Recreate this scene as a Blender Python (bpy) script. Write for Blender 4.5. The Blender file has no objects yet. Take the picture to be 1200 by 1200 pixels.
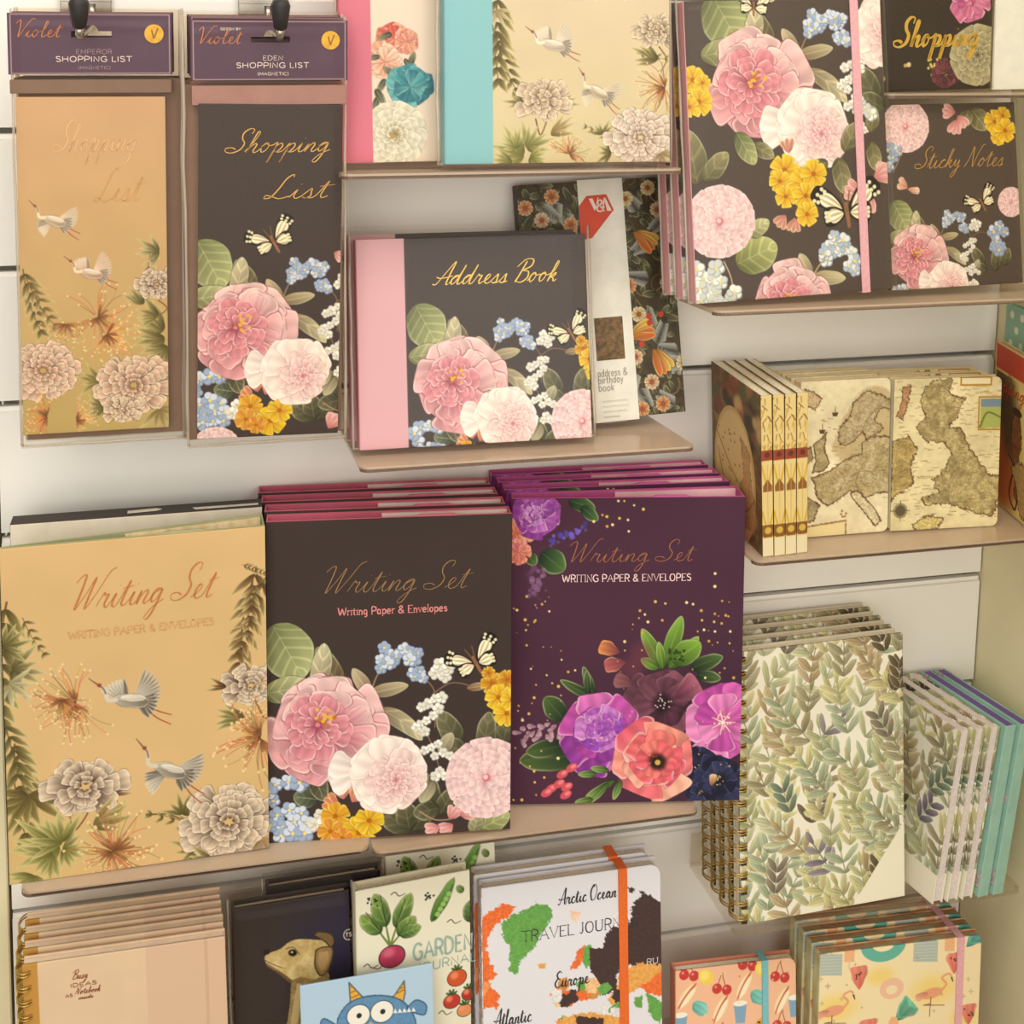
import numpy as np, math, random
RES = 4                                    # canvas samples per millimetre (two per mm after averaging)

class Canvas:
    """A printed sheet, w x h millimetres. Art units: box (x0,y0,x1,y1) spread over the sheet, y down."""
    def __init__(s, w, h, bg, box=None, shear=0.0, shearx=0.0, seed=1):
        s.w, s.h = w, h
        s.W, s.H = int(round(w * RES / 2)) * 2, int(round(h * RES / 2)) * 2
        s.a = np.empty((s.H, s.W, 3), np.float32)
        s.a[:] = np.array(bg, np.float32) / 255.0
        s.box = box or (0, 0, w, h)
        s.k = s.W / (s.box[2] - s.box[0]); s.ky = s.H / (s.box[3] - s.box[1])
        s.shear = shear; s.shx = shearx
        s.r = random.Random(seed)
    def pt(s, x, y):
        return (x - s.shx * (y - s.box[1]) - s.box[0]) * s.k, (y - s.shear * (x - s.box[0]) - s.box[1]) * s.ky
    def win(s, cx, cy, R):
        x0, x1 = max(0, int(cx - R)), min(s.W, int(cx + R) + 2)
        y0, y1 = max(0, int(cy - R)), min(s.H, int(cy + R) + 2)
        if x0 >= x1 or y0 >= y1: return None
        X, Y = np.meshgrid(np.arange(x0, x1, dtype=np.float32) - cx, np.arange(y0, y1, dtype=np.float32) - cy)
        return slice(y0, y1), slice(x0, x1), X, Y
    def put(s, sy, sx, m, col):
        d = s.a[sy, sx]
        d += (col - d) * m[..., None]
    def petal(s, x, y, ang, L, W, c0, c1, rim=None, a=.75, b=.32, g=1.0, wob=.07, shade=.22, streak=.06, al=1.0, out=None, outw=1.6, vein=0, midrib=None, bend=0.0):
        px, py = s.pt(x, y); L *= s.k; W *= s.k
        q = s.win(px, py, L * 1.02 + 2)
        if q is None: return
        sy, sx, X, Y = q
        ca, sa = math.cos(math.radians(ang)), math.sin(math.radians(ang))
        u = (X * ca + Y * sa) / L
        v = (-X * sa + Y * ca) / (W * .5)
        if bend: v = v - bend * u * (1 - u) * 4 * L / W
        uc = np.clip(u, 1e-4, 1 - 1e-4)
        top = (a / (a + b)) ** a * (b / (a + b)) ** b
        ph = s.r.random() * 6.3
        wd = uc ** a * (1 - uc) ** b / top
        if wob: wd = wd * (1 + wob * np.sin(uc * 11 + ph + v * 2.5))
        sd = (wd - np.abs(v)) * W * .5
        inside = (u > 0) & (u < 1)
        m = np.where(inside, np.clip(sd * .8 + .5, 0, 1), 0)
        t = np.clip(v / np.maximum(wd, .05), -1.2, 1.2)
        if out is not None:
            mo = np.where((u > -.02) & (u < 1.02), np.clip((sd + outw * s.k_mm()) * .6 + .5, 0, 1), 0) * .55 * al
            s.put(sy, sx, mo, np.array(out, np.float32) / 255)
        f = (uc ** g)[..., None]
        c0 = np.array(c0, np.float32) / 255; c1 = np.array(c1, np.float32) / 255
        col = c0 + (c1 - c0) * f
        mod = 1 - shade * np.clip(t * .5 + .35, 0, 1) * (1 - .5 * uc)
        if streak: mod = mod + streak * np.sin(t * 8 + ph * 3 + uc * 2) * (1 - uc * .4)
        if vein: mod = mod + .16 * (np.sin((uc * 1.0 - np.abs(t) * .25) * vein) > .72)
        col = col * mod[..., None]
        if rim is not None:
            e = np.clip(1 - sd / (s.k_mm() * 1.1 + .04 * W), 0, 1)[..., None] * np.clip(uc * 1.8 - .3, 0, 1)[..., None]
            col = col + (np.array(rim, np.float32) / 255 - col) * e * .85
        if midrib is not None:
            e = np.clip(1.1 - np.abs(t) * W * .5 / (.35 * s.k_mm()), 0, 1)[..., None] * .7
            col = col + (np.array(midrib, np.float32) / 255 - col) * e
        s.put(sy, sx, m * al, np.clip(col, 0, 1))
    def k_mm(s): return RES
    def disc(s, x, y, r, col, al=1.0, ry=None, soft=0.0, ang=0):
        px, py = s.pt(x, y); r *= s.k; ry = (ry * s.k) if ry else r
        q = s.win(px, py, max(r, ry) * (1 + soft) + 2)
        if q is None: return
        sy, sx, X, Y = q
        if ang:
            ca, sa = math.cos(math.radians(ang)), math.sin(math.radians(ang)); X, Y = X * ca + Y * sa, -X * sa + Y * ca
        d = np.sqrt((X / r) ** 2 + (Y / ry) ** 2)
        if soft: m = np.clip((1 + soft - d) / (2 * soft), 0, 1); m = m * m * (3 - 2 * m)
        else: m = np.clip((1 - d) * min(r, ry) + .5, 0, 1)
        s.put(sy, sx, m * al, np.array(col, np.float32) / 255)
    def stroke(s, pts, w0, w1, col, al=1.0, smooth=True):
        if smooth and len(pts) > 2: pts = crom(pts, 6)
        P = [s.pt(*p) for p in pts]; n = len(P)
        xs = [p[0] for p in P]; ys = [p[1] for p in P]
        pad = max(w0, w1) * s.k + 2
        x0, x1 = max(0, int(min(xs) - pad)), min(s.W, int(max(xs) + pad) + 2)
        y0, y1 = max(0, int(min(ys) - pad)), min(s.H, int(max(ys) + pad) + 2)
        if x0 >= x1 or y0 >= y1: return
        X, Y = np.meshgrid(np.arange(x0, x1, dtype=np.float32), np.arange(y0, y1, dtype=np.float32))
        m = np.zeros(X.shape, np.float32)
        for i in range(n - 1):
            ax, ay = P[i]; bx, by = P[i + 1]
            dx, dy = bx - ax, by - ay; l2 = dx * dx + dy * dy + 1e-6
            t = np.clip(((X - ax) * dx + (Y - ay) * dy) / l2, 0, 1)
            d = np.hypot(X - ax - t * dx, Y - ay - t * dy)
            w = (w0 + (w1 - w0) * ((i + t) / (n - 1))) * s.k * .5
            np.maximum(m, np.clip(w - d + .5, 0, 1) * np.clip(w * 2, .25, 1), out=m)
        s.put(slice(y0, y1), slice(x0, x1), m * al, np.array(col, np.float32) / 255)
    def poly(s, pts, col, al=1.0, rough=0.0, tex=0.0, edge=None, edgew=.5, col2=None, seed=0, smooth=False):
        """filled polygon; rough (art units) frays its outline; tex speckles it"""
        if smooth: pts = crom(list(pts) + [pts[0]], 5)
        P = np.array([s.pt(*p) for p in pts], np.float32)
        pad = rough * s.k + 4
        x0, x1 = max(0, int(P[:, 0].min() - pad)), min(s.W, int(P[:, 0].max() + pad) + 2)
        y0, y1 = max(0, int(P[:, 1].min() - pad)), min(s.H, int(P[:, 1].max() + pad) + 2)
        if x0 >= x1 or y0 >= y1: return
        X, Y = np.meshgrid(np.arange(x0, x1, dtype=np.float32), np.arange(y0, y1, dtype=np.float32))
        if rough:
            n1 = vnoise(s.H, s.W, rough * s.k * 1.6, seed + 5)[y0:y1, x0:x1]; n2 = vnoise(s.H, s.W, rough * s.k * 1.6, seed + 6)[y0:y1, x0:x1]
            n3 = vnoise(s.H, s.W, rough * s.k * .5, seed + 8)[y0:y1, x0:x1]
            X = X + (n1 - .5 + (n3 - .5) * .6) * 2 * rough * s.k; Y = Y + (n2 - .5 + (n3 - .5) * .6) * 2 * rough * s.k
        ins = np.zeros(X.shape, bool); D = np.full(X.shape, 1e9, np.float32)
        for i in range(len(P)):
            ax, ay = P[i]; bx, by = P[(i + 1) % len(P)]
            if ay != by:
                c = ((ay > Y) != (by > Y)) & (X < (bx - ax) * (Y - ay) / (by - ay) + ax)
                ins ^= c
            dx, dy = bx - ax, by - ay; l2 = dx * dx + dy * dy + 1e-6
            t = np.clip(((X - ax) * dx + (Y - ay) * dy) / l2, 0, 1)
            np.minimum(D, np.hypot(X - ax - t * dx, Y - ay - t * dy), out=D)
        sd = np.where(ins, D, -D)
        m = np.clip(sd + .5, 0, 1)
        c = np.array(col, np.float32) / 255 * np.ones(X.shape + (1,), np.float32)
        if col2 is not None:
            n = vnoise(s.H, s.W, 6 * RES, seed + 9)[y0:y1, x0:x1, None]; c = c + (np.array(col2, np.float32) / 255 - c) * np.clip(n * 2 - .5, 0, 1)
        if tex: c = c * (1 + tex * (vnoise(s.H, s.W, 1.2 * RES, seed + 7)[y0:y1, x0:x1, None] - .5) * 2)
        s.put(slice(y0, y1), slice(x0, x1), m * al, np.clip(c, 0, 1))
        if edge is not None:
            e = np.clip(1.4 - np.abs(sd) / (edgew * RES), 0, 1)
            s.put(slice(y0, y1), slice(x0, x1), e * al, np.array(edge, np.float32) / 255)
    def rect(s, x0, y0, x1, y1, col, al=1.0):
        s.poly([(x0, y0), (x1, y0), (x1, y1), (x0, y1)], col, al)
    def mottle(s, amp, cell, tint=(1, 1, 1), seed=3):
        n = vnoise(s.H, s.W, cell * RES, seed) - .5
        s.a *= 1 + amp * 2 * n[..., None] * np.array(tint, np.float32)
    def vgrad(s, top, bottom):
        f = np.linspace(0, 1, s.H, dtype=np.float32)[:, None, None]
        s.a[:] = (np.array(top, np.float32) * (1 - f) + np.array(bottom, np.float32) * f) / 255
    def sheet(s):
        a = s.a.reshape(s.H // 2, 2, s.W // 2, 2, 3).mean((1, 3))
        return np.clip(a, 0, 1)

_vn = {}
def vnoise(H, W, cell, seed):
    key = (H, W, round(cell, 1), seed)
    if key in _vn: return _vn[key]
    if len(_vn) > 60: _vn.clear()
    g = np.random.RandomState(seed)
    out = np.zeros((H, W), np.float32); amp = .6; tot = 0
    c = max(cell, 1.5)
    for o in range(2):
        gh, gw = int(H / c) + 3, int(W / c) + 3
        n = g.rand(gh, gw).astype(np.float32)
        y = np.arange(H) / c; x = np.arange(W) / c
        yi = y.astype(int); xi = x.astype(int); fy = (y - yi)[:, None]; fx = (x - xi)[None]
        fy = fy * fy * (3 - 2 * fy); fx = fx * fx * (3 - 2 * fx)
        a = n[np.ix_(yi, xi)]; b = n[np.ix_(yi, xi + 1)]; d = n[np.ix_(yi + 1, xi)]; e = n[np.ix_(yi + 1, xi + 1)]
        out += amp * ((a * (1 - fx) + b * fx) * (1 - fy) + (d * (1 - fx) + e * fx) * fy); tot += amp
        amp *= .6; c = max(c * .45, 1.5)
    _vn[key] = (out / tot).astype(np.float32)
    return _vn[key]

def crom(pts, n):
    """smooth a polyline (Catmull-Rom)"""
    P = [pts[0]] + list(pts) + [pts[-1]]; o = []
    for i in range(1, len(P) - 2):
        p0, p1, p2, p3 = P[i - 1:i + 3]
        for k in range(n):
            t = k / n
            o.append(tuple(.5 * (2 * p1[j] + (p2[j] - p0[j]) * t + (2 * p0[j] - 5 * p1[j] + 4 * p2[j] - p3[j]) * t * t + (3 * p1[j] - p0[j] - 3 * p2[j] + p3[j]) * t ** 3) for j in (0, 1)))
    o.append(tuple(pts[-1]))
    return o

def rad(a): return math.radians(a)
def off(x, y, a, d): return x + math.cos(rad(a)) * d, y + math.sin(rad(a)) * d

# ---------------------------------------------------------------- printed flowers
def peony(c, x, y, R, deep=(176, 88, 104), mid=(222, 150, 156), pale=(244, 208, 200), rim=(250, 228, 218), eye=(214, 150, 50)):
    r = c.r
    for ring, (rr, n, wd, d0) in enumerate([(1.0, 7, .92, .0), (.88, 6, .86, .05), (.72, 6, .74, .04)]):
        a0 = r.random() * 360
        for i in range(n):
            a = a0 + i * 360 / n + r.uniform(-14, 14); l = R * rr * r.uniform(.84, 1.1)
            px, py = off(x, y, a, R * d0)
            k = .5 + .5 * math.sin(rad(a - 20))           # petals on the lower side are a deeper pink
            tip = [pale[j] * (1 - .8 * k) + mid[j] * .8 * k for j in (0, 1, 2)]; dp = [deep[j] + (40 * (1 - k)) for j in (0, 1, 2)]
            c.petal(px, py, a, l, R * wd * r.uniform(.85, 1.1), dp, tip, rim, a=.95, b=.24, g=.8, wob=.1, shade=.3, out=(150, 70, 84), outw=1.0)
            if r.random() < .6: c.petal(*off(px, py, a, l * .3), a + r.uniform(-16, 16), l * .62, R * wd * .42, dp, tip, rim, a=.9, b=.3, wob=.1, al=.8, out=(170, 90, 104), outw=.5)
    bx, by = x - R * .18, y - R * .05
    for rr, n, wd in [(.56, 7, .44), (.44, 7, .36), (.32, 6, .28), (.2, 5, .18)]:
        a0 = r.random() * 360
        for i in range(n):
            a = a0 + i * 360 / n + r.uniform(-12, 12)
            px, py = off(bx, by, a, R * .05)
            c.petal(px, py, a, R * rr * r.uniform(.85, 1.1), R * wd, deep, (228, 150, 158), rim, a=.9, b=.3, g=.9, out=(150, 66, 84), outw=.7)
    for i in range(16):
        px, py = off(bx + R * .12, by - R * .12, r.random() * 360, r.random() * R * .2)
        c.disc(px, py, R * .035, (226, 176, 70) if r.random() < .7 else (190, 110, 40), ry=R * .028)

def camellia(c, x, y, R, deep=(214, 140, 150), pale=(246, 216, 212), rim=(252, 236, 230)):
    rr = R; k = 0
    while rr > R * .16:
        n = max(4, int(5 + rr / R * 6)); a0 = k * 23
        for i in range(n):
            a = a0 + i * 360 / n
            px, py = off(x, y, a, max(0, rr - R * .36))
            c.petal(px, py, a, min(rr, R * .36), R * .62 * (.45 + .55 * rr / R) * (10 / n), deep, pale, rim, a=.9, b=.22, g=.6, out=(196, 112, 126), outw=.55, wob=.04)
        rr -= R * .15; k += 1
    c.disc(x, y, R * .1, (206, 120, 134)); c.disc(x - R * .02, y - R * .02, R * .06, (240, 200, 196))

def pale_rose(c, x, y, R):
    r = c.r
    for rr, n in [(1.05, 6), (.95, 6)]:
        a0 = 20 + r.random() * 40
        for i in range(n):
            a = a0 + i * 360 / n
            c.petal(x, y, a, R * rr * r.uniform(.92, 1.05), R * 1.05, (236, 200, 192), (250, 236, 224), (252, 244, 236), a=.95, b=.22, out=(206, 160, 150), outw=.6, shade=.12)
    qx, qy = x + R * .22, y + R * .18
    for rr, n, w in [(.8, 6, .66), (.66, 6, .56), (.52, 6, .44), (.4, 5, .36), (.27, 5, .26), (.15, 4, .16)]:
        a0 = r.random() * 360
        for i in range(n):
            a = a0 + i * 360 / n + r.uniform(-9, 9)
            c.petal(qx, qy, a, R * rr * r.uniform(.88, 1.08), R * w, (204, 112, 124) if rr < .65 else (232, 180, 176), (246, 218, 210), (252, 238, 230), a=.9, b=.25, out=(196, 110, 122), outw=.5)

def leaf(c, x, y, a, L, W, dark=(96, 98, 66), light=(176, 178, 132), rib=(206, 206, 166), vein=26, bend=0.0):
    c.petal(x, y, a, L, W, dark, light, (188, 190, 150), a=.55, b=.62, g=.8, shade=.3, vein=vein, midrib=rib, streak=.02, wob=.03, out=(40, 38, 26), outw=.4, bend=bend)

def forget(c, x, y, R, col=(158, 174, 202), col2=(208, 216, 228), eye=(236, 214, 120)):
    a0 = c.r.random() * 72
    for i in range(5):
        px, py = off(x, y, a0 + i * 72, R * .55)
        c.disc(px, py, R * .5, [q * .84 for q in col]); c.disc(px - R * .06, py - R * .06, R * .4, col2 if c.r.random() < .45 else col)
    c.disc(x, y, R * .2, eye)

def forgets(c, pts, R, **k):
    for x, y in pts: forget(c, x, y, R * c.r.uniform(.8, 1.15), **k)

def butterfly(c, x, y, R, ang=0):
    def w(a, d, L, W): 
        c.petal(x, y, a + ang, L, W, (40, 34, 30), (30, 26, 24), None, a=.8, b=.3, shade=0, streak=0, wob=0)
        c.petal(*off(x, y, a + ang, L * .14), a + ang, L * .6, W * .72, (236, 206, 170), (240, 226, 190), None, a=.8, b=.3, shade=.1, streak=.25, wob=0)
        for i in range(5):
            for q in (-.32, 0, .32):
                px, py = off(x, y, a + ang + q * 34, L * (.78 + .1 * (i % 2)))
                c.disc(px, py, R * .045, (230, 220, 180))
    R *= 1.2
    w(-62, 0, R * 1.05, R * .5); w(-168, 0, R * 1.0, R * .44); w(-20, 0, R * .62, R * .5); w(150, 0, R * .6, R * .46)
    c.stroke([off(x, y, -120 + ang, R * .2), (x, y), off(x, y, 60 + ang, R * .34)], R * .12, R * .08, (150, 100, 70))
    for a in (-105, -130): c.stroke([(x, y), off(x, y, a + ang, R * .55)], R * .03, R * .03, (120, 90, 60))

def primrose(c, x, y, R, col=(242, 204, 56), deep=(220, 156, 34)):
    a0 = c.r.random() * 72
    for i in range(5):
        c.petal(x, y, a0 + i * 72, R, R * .95, deep, col, (252, 228, 120), a=.9, b=.22, out=(150, 96, 20), outw=.4)
    c.disc(x, y, R * .18, (176, 100, 24))

def bud(c, x, y, a, L, col=(236, 176, 170)):
    for d in (-26, 0, 26): c.petal(x, y, a + d, L, L * .42, (200, 120, 116), col, (248, 216, 206), a=.8, b=.4)

def bouquet(c, s=1.0, dx=0.0, dy=0.0, camel=True, fly=True, right=True, low=True):
    """the dark floral bouquet; art units of the middle writing set, scaled and moved"""
    f = lambda x, y: (230 + dx + (x - 230) * s, 790 + dy + (y - 790) * s)
    P = lambda l: [f(*p) for p in l]
    brown = ((92, 82, 58), (150, 136, 104), (182, 168, 134))
    for x, y, a, L, W in [(690, 880, -82, 130, 62), (620, 860, -118, 130, 68), (745, 850, -70, 100, 60), (640, 880, -150, 90, 60)]: leaf(c, *f(x, y), a, L * s, W * s, (66, 64, 44), (122, 116, 84), (140, 132, 98), 20)
    if low:
        for x, y, a, L, W in [(470, 1110, -140, 110, 70), (480, 1110, -60, 100, 66), (470, 1105, -100, 90, 70), (540, 1060, -100, 130, 70), (560, 1060, -60, 90, 60), (560, 1040, 170, 80, 60)]: leaf(c, *f(x, y), a, L * s, W * s, (60, 58, 40), (112, 106, 76), (140, 134, 100), 20)
        leaf(c, *f(655, 1118), -25, 130 * s, 70 * s, (110, 112, 66), (176, 182, 120)); leaf(c, *f(660, 1120), -75, 70 * s, 44 * s, (120, 116, 80), (176, 170, 130))
        leaf(c, *f(200, 1010), -170, 74 * s, 62 * s, (52, 56, 44), (112, 118, 92)); leaf(c, *f(185, 930), 70, 95 * s, 56 * s, (60, 58, 44), (106, 100, 74))
        for p in [(560, 880), (540, 960), (520, 930)]: leaf(c, *f(*p), 120 if p[1] > 900 else -60, 74 * s, 44 * s, (128, 116, 90), (196, 184, 150), vein=0)
        for x, y, a in [(590, 1075, -60), (600, 1090, 150), (560, 1095, 160), (620, 1062, -10)]: bud(c, *f(x, y), a, 46 * s)
        c.stroke(P([(500, 1050), (545, 1075), (590, 1075)]), 4 * s, 3 * s, (176, 140, 110))
    # upper leaves
    leaf(c, *f(70, 500), 62, 185 * s, 150 * s, (118, 122, 78), (176, 178, 124), (208, 206, 160), 34); leaf(c, *f(40, 700), -8, 150 * s, 80 * s, (128, 130, 84), (186, 184, 138))
    leaf(c, *f(265, 690), -116, 150 * s, 70 * s, (96, 80, 54), (140, 122, 88)); leaf(c, *f(190, 690), -78, 145 * s, 60 * s, (150, 136, 102), (206, 196, 160), (222, 212, 180), 22, .08)
    leaf(c, *f(355, 705), -122, 100 * s, 42 * s, (150, 120, 92), (206, 184, 150), vein=0); leaf(c, *f(350, 700), -10, 118 * s, 42 * s, (140, 118, 86), (196, 178, 142), vein=0)
    c.stroke(P([(352, 705), (372, 650), (400, 610)]), 5 * s, 3 * s, (150, 128, 96))
    leaf(c, *f(378, 745), 38, 165 * s, 52 * s, (128, 112, 84), (206, 194, 158), vein=18, bend=-.12)
    # white blossoms and their stems
    for l in ([(540, 700), (600, 668), (690, 690)], [(520, 660), (545, 700), (545, 800)], [(500, 780), (540, 860), (560, 930)]): c.stroke(P(l), 4 * s, 3 * s, (130, 104, 80))
    W = dict(col=(226, 220, 208), col2=(246, 242, 230), eye=(196, 190, 150))
    forgets(c, P([(545, 640), (575, 650), (560, 615), (585, 625)]), 19 * s, **W)
    forgets(c, P([(525, 730), (555, 745), (545, 715), (505, 740), (565, 712), (540, 765)]), 17 * s, **W)
    forgets(c, P([(500, 790), (515, 812), (490, 800), (520, 780), (535, 860), (555, 850), (570, 875), (545, 885), (515, 868), (560, 930), (575, 945), (548, 945), (590, 885)]), 16 * s, **W)
    leaf(c, *f(640, 685), -6, 60 * s, 26 * s, (130, 96, 70), (176, 140, 104), vein=0)
    forgets(c, P([(395, 565), (410, 585), (385, 600), (420, 605), (440, 580), (455, 570), (470, 575), (485, 600), (500, 635), (480, 640), (495, 580), (385, 625), (430, 590), (470, 600), (485, 650), (510, 655), (405, 610)]), 19 * s)
    if fly: butterfly(c, *f(668, 612), 82 * s)
    if right:
        for x, y, R in [(715, 670, 34), (760, 660, 30), (705, 640, 20)]: primrose(c, *f(x, y), R * s, (222, 168, 44), (190, 110, 30))
        for x, y, R in [(735, 712, 40), (760, 760, 40), (775, 720, 34)]: primrose(c, *f(x, y), R * s)
    if low:
        forgets(c, P([(75, 965), (112, 958), (68, 1012), (145, 960), (80, 1055), (115, 1040), (150, 1050), (95, 1090), (130, 1075), (165, 1080), (90, 1115), (125, 1110), (60, 1085), (55, 985), (160, 1110)]), 26 * s)
        forgets(c, P([(205, 1055), (190, 1085), (215, 1085)]), 21 * s, **W)
        for x, y, a in [(275, 1010, -100), (300, 1020, -60), (260, 1030, -150)]: bud(c, *f(x, y), a, 50 * s, (224, 140, 70))
        for x, y, R, cl in [(250, 1060, 42, (226, 168, 50)), (235, 1105, 38, (222, 150, 70)), (320, 1110, 52, (232, 196, 36)), (350, 1075, 44, (234, 200, 50)), (270, 1125, 30, (220, 130, 60))]: primrose(c, *f(x, y), R * s, cl)
    if camel: camellia(c, *f(700, 952), 122 * s)
    peony(c, *f(230, 800), 172 * s)
    for a in (160, 200): c.petal(*f(330, 930), a, 100 * s, 80 * s, (238, 214, 204), (250, 238, 228), (252, 244, 236), a=.9, b=.25)
    pale_rose(c, *f(405, 935), 112 * s)

# ---------------------------------------------------------------- cranes among sepia flowers
def sepia_peony(c, x, y, R, dark=(84, 58, 44), mid=(196, 160, 124), pale=(236, 214, 184), dense=True):
    r = c.r
    for rr, n, w in ([(1, 13, .44), (.86, 12, .42), (.7, 11, .38), (.54, 9, .34), (.38, 8, .28), (.22, 6, .2)] if dense else [(1, 8, .62), (.82, 7, .56), (.6, 7, .46), (.42, 6, .34), (.24, 5, .22)]):
        a0 = r.random() * 360
        for i in range(n):
            a = a0 + i * 360 / n + r.uniform(-8, 8); l = R * rr * r.uniform(.9, 1.08)
            l *= (1 + .14 * math.cos(rad(2 * a))) * (1 if dense else (1 + .12 * math.cos(rad(2 * a))))
            px, py = off(x, y, a, l * .35)
            c.petal(px, py, a, l * .65, R * w, dark, pale, (244, 230, 206), a=.9, b=.24, g=1.0, out=(72, 48, 36), outw=.5, shade=.3)
def spray(c, x, y, a, L, n=7, spread=110, dark=(84, 76, 40), light=(176, 160, 96)):
    for i in range(n):
        q = a + (i / (n - 1) - .5) * spread + c.r.uniform(-6, 6)
        c.petal(x, y, q, L * c.r.uniform(.65, 1.05), L * .17, dark, light, (206, 194, 140), a=.6, b=1.0, shade=.35, bend=c.r.uniform(-.05, .05))
def frond(c, x, y, a, L, n=8, dark=(92, 80, 42), light=(186, 166, 100), s=1):
    """a drooping stem with narrow leaves"""
    ex, ey = off(x, y, a, L); c.stroke([(x, y), off((x + ex) / 2, (y + ey) / 2, a + 90, L * .05 * s), (ex, ey)], L * .018, L * .01, (104, 84, 48))
    for i in range(n):
        t = (i + .5) / n; px, py = x + (ex - x) * t, y + (ey - y) * t
        for sd in (-1, 1): c.petal(px, py, a + sd * (38 + c.r.uniform(-8, 8)), L * .3 * (1.15 - t * .5), L * .07, dark, light, (214, 200, 146), a=.6, b=1.0, shade=.35)
def spider(c, x, y, R, a0=-90, spread=300, col=(156, 108, 64)):
    r = c.r
    for i in range(46):
        a = a0 + r.uniform(-.5, .5) * spread; l = R * r.uniform(.45, 1)
        m = off(x, y, a, l * .6); e = off(*m, a + r.uniform(-30, 30), l * .4)
        c.stroke([off(x, y, a, R * .1), m, e], R * .022, R * .016, [min(255, q * r.uniform(.85, 1.4)) for q in col], .85)
        c.disc(*e, R * .03, (232, 206, 150), .9)
    for i in range(16): c.petal(x, y, a0 + r.uniform(-.5, .5) * spread, R * r.uniform(.2, .42), R * .06, (110, 66, 38), (176, 118, 72), None)
def crane(c, x, y, R, flip=1, tilt=0, kind=0, grey=(118, 108, 94), white=(208, 198, 178), leg=(160, 84, 56)):
    """a flying crane; R about half its length"""
    ct, st = math.cos(rad(tilt)), math.sin(rad(tilt))
    f = lambda u, v: (x + R * (flip * u * ct - v * st), y + R * (flip * u * st + v * ct))
    def fe(u, v, a, L, W, c0, c1, **k):
        aa = a if flip > 0 else 180 - a
        c.petal(*f(u, v), aa + tilt, L * R, W * R, c0, c1, (226, 216, 196), a=.6, b=.5, al=.9, **k)
    dk = (92, 82, 70)
    for k in range(2): c.stroke([f(.35, .1 + k * .08), f(.75, .26 + k * .2), f(1.12, .34 + k * .26)], R * .045, R * .03, leg)
    if kind == 0: wings = [(-100 + i * 9, .95 - .03 * i) for i in range(9)], [(-150 + i * 9, .8 - .02 * i) for i in range(7)]
    else: wings = [(-72 + i * 8, .95 - .03 * i) for i in range(8)], [(108 + i * 9, .8 - .03 * i) for i in range(7)]
    for a, L in wings[1]: fe(-.1, .05, a - 5, L, .13, grey, dk if L < .7 else white)
    for a, L in wings[0]: fe(.1, .0, a + 26, L, .14, white, grey)
    for i in range(7): fe(.2, .08, -30 + i * 14, .55, .16, grey, dk)
    fe(-.5, .02, 8, 1.0, .42, white, grey, out=(90, 76, 60), outw=.3); fe(-.3, -.03, 4, .7, .2, (244, 236, 220), white)
    c.stroke([f(-.42, .04), f(-.62, .06), f(-.7, -.1), f(-.76, -.24), f(-.88, -.32)], R * .13, R * .07, white)
    c.stroke([f(-.7, -.12), f(-.77, -.25), f(-.88, -.32)], R * .05, R * .05, dk, .7)
    c.disc(*f(-.88, -.33), R * .06, (150, 70, 56)); c.stroke([f(-.9, -.33), f(-1.18, -.5)], R * .05, R * .02, (132, 84, 60))

# ---------------------------------------------------------------- watercolour flowers
def wash(c, x, y, R, cols, n=6, wd=.95, eye=(60, 30, 50), rot=0, dots=(236, 210, 150), rim=(250, 200, 220)):
    r = c.r
    for rr, k in [(1, n), (.72, n)]:
        for i in range(k):
            a = rot + i * 360 / k + (180 / k if rr < 1 else 0) + r.uniform(-8, 8); cl = cols[r.randrange(len(cols))]; c2 = cols[r.randrange(len(cols))]
            c.petal(x, y, a, R * rr * r.uniform(.88, 1.1), R * wd * rr, cl, c2, rim if r.random() < .5 else None, a=.85, b=.2, g=.9, shade=.25, streak=.1, wob=.1, out=[q * .6 for q in cl], outw=.5)
    if eye:
        c.disc(x, y, R * .26, eye, .9, soft=.5)
        for i in range(14):
            p = off(x, y, r.random() * 360, R * r.uniform(.05, .26)); c.disc(*p, R * .022, dots)
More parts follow.
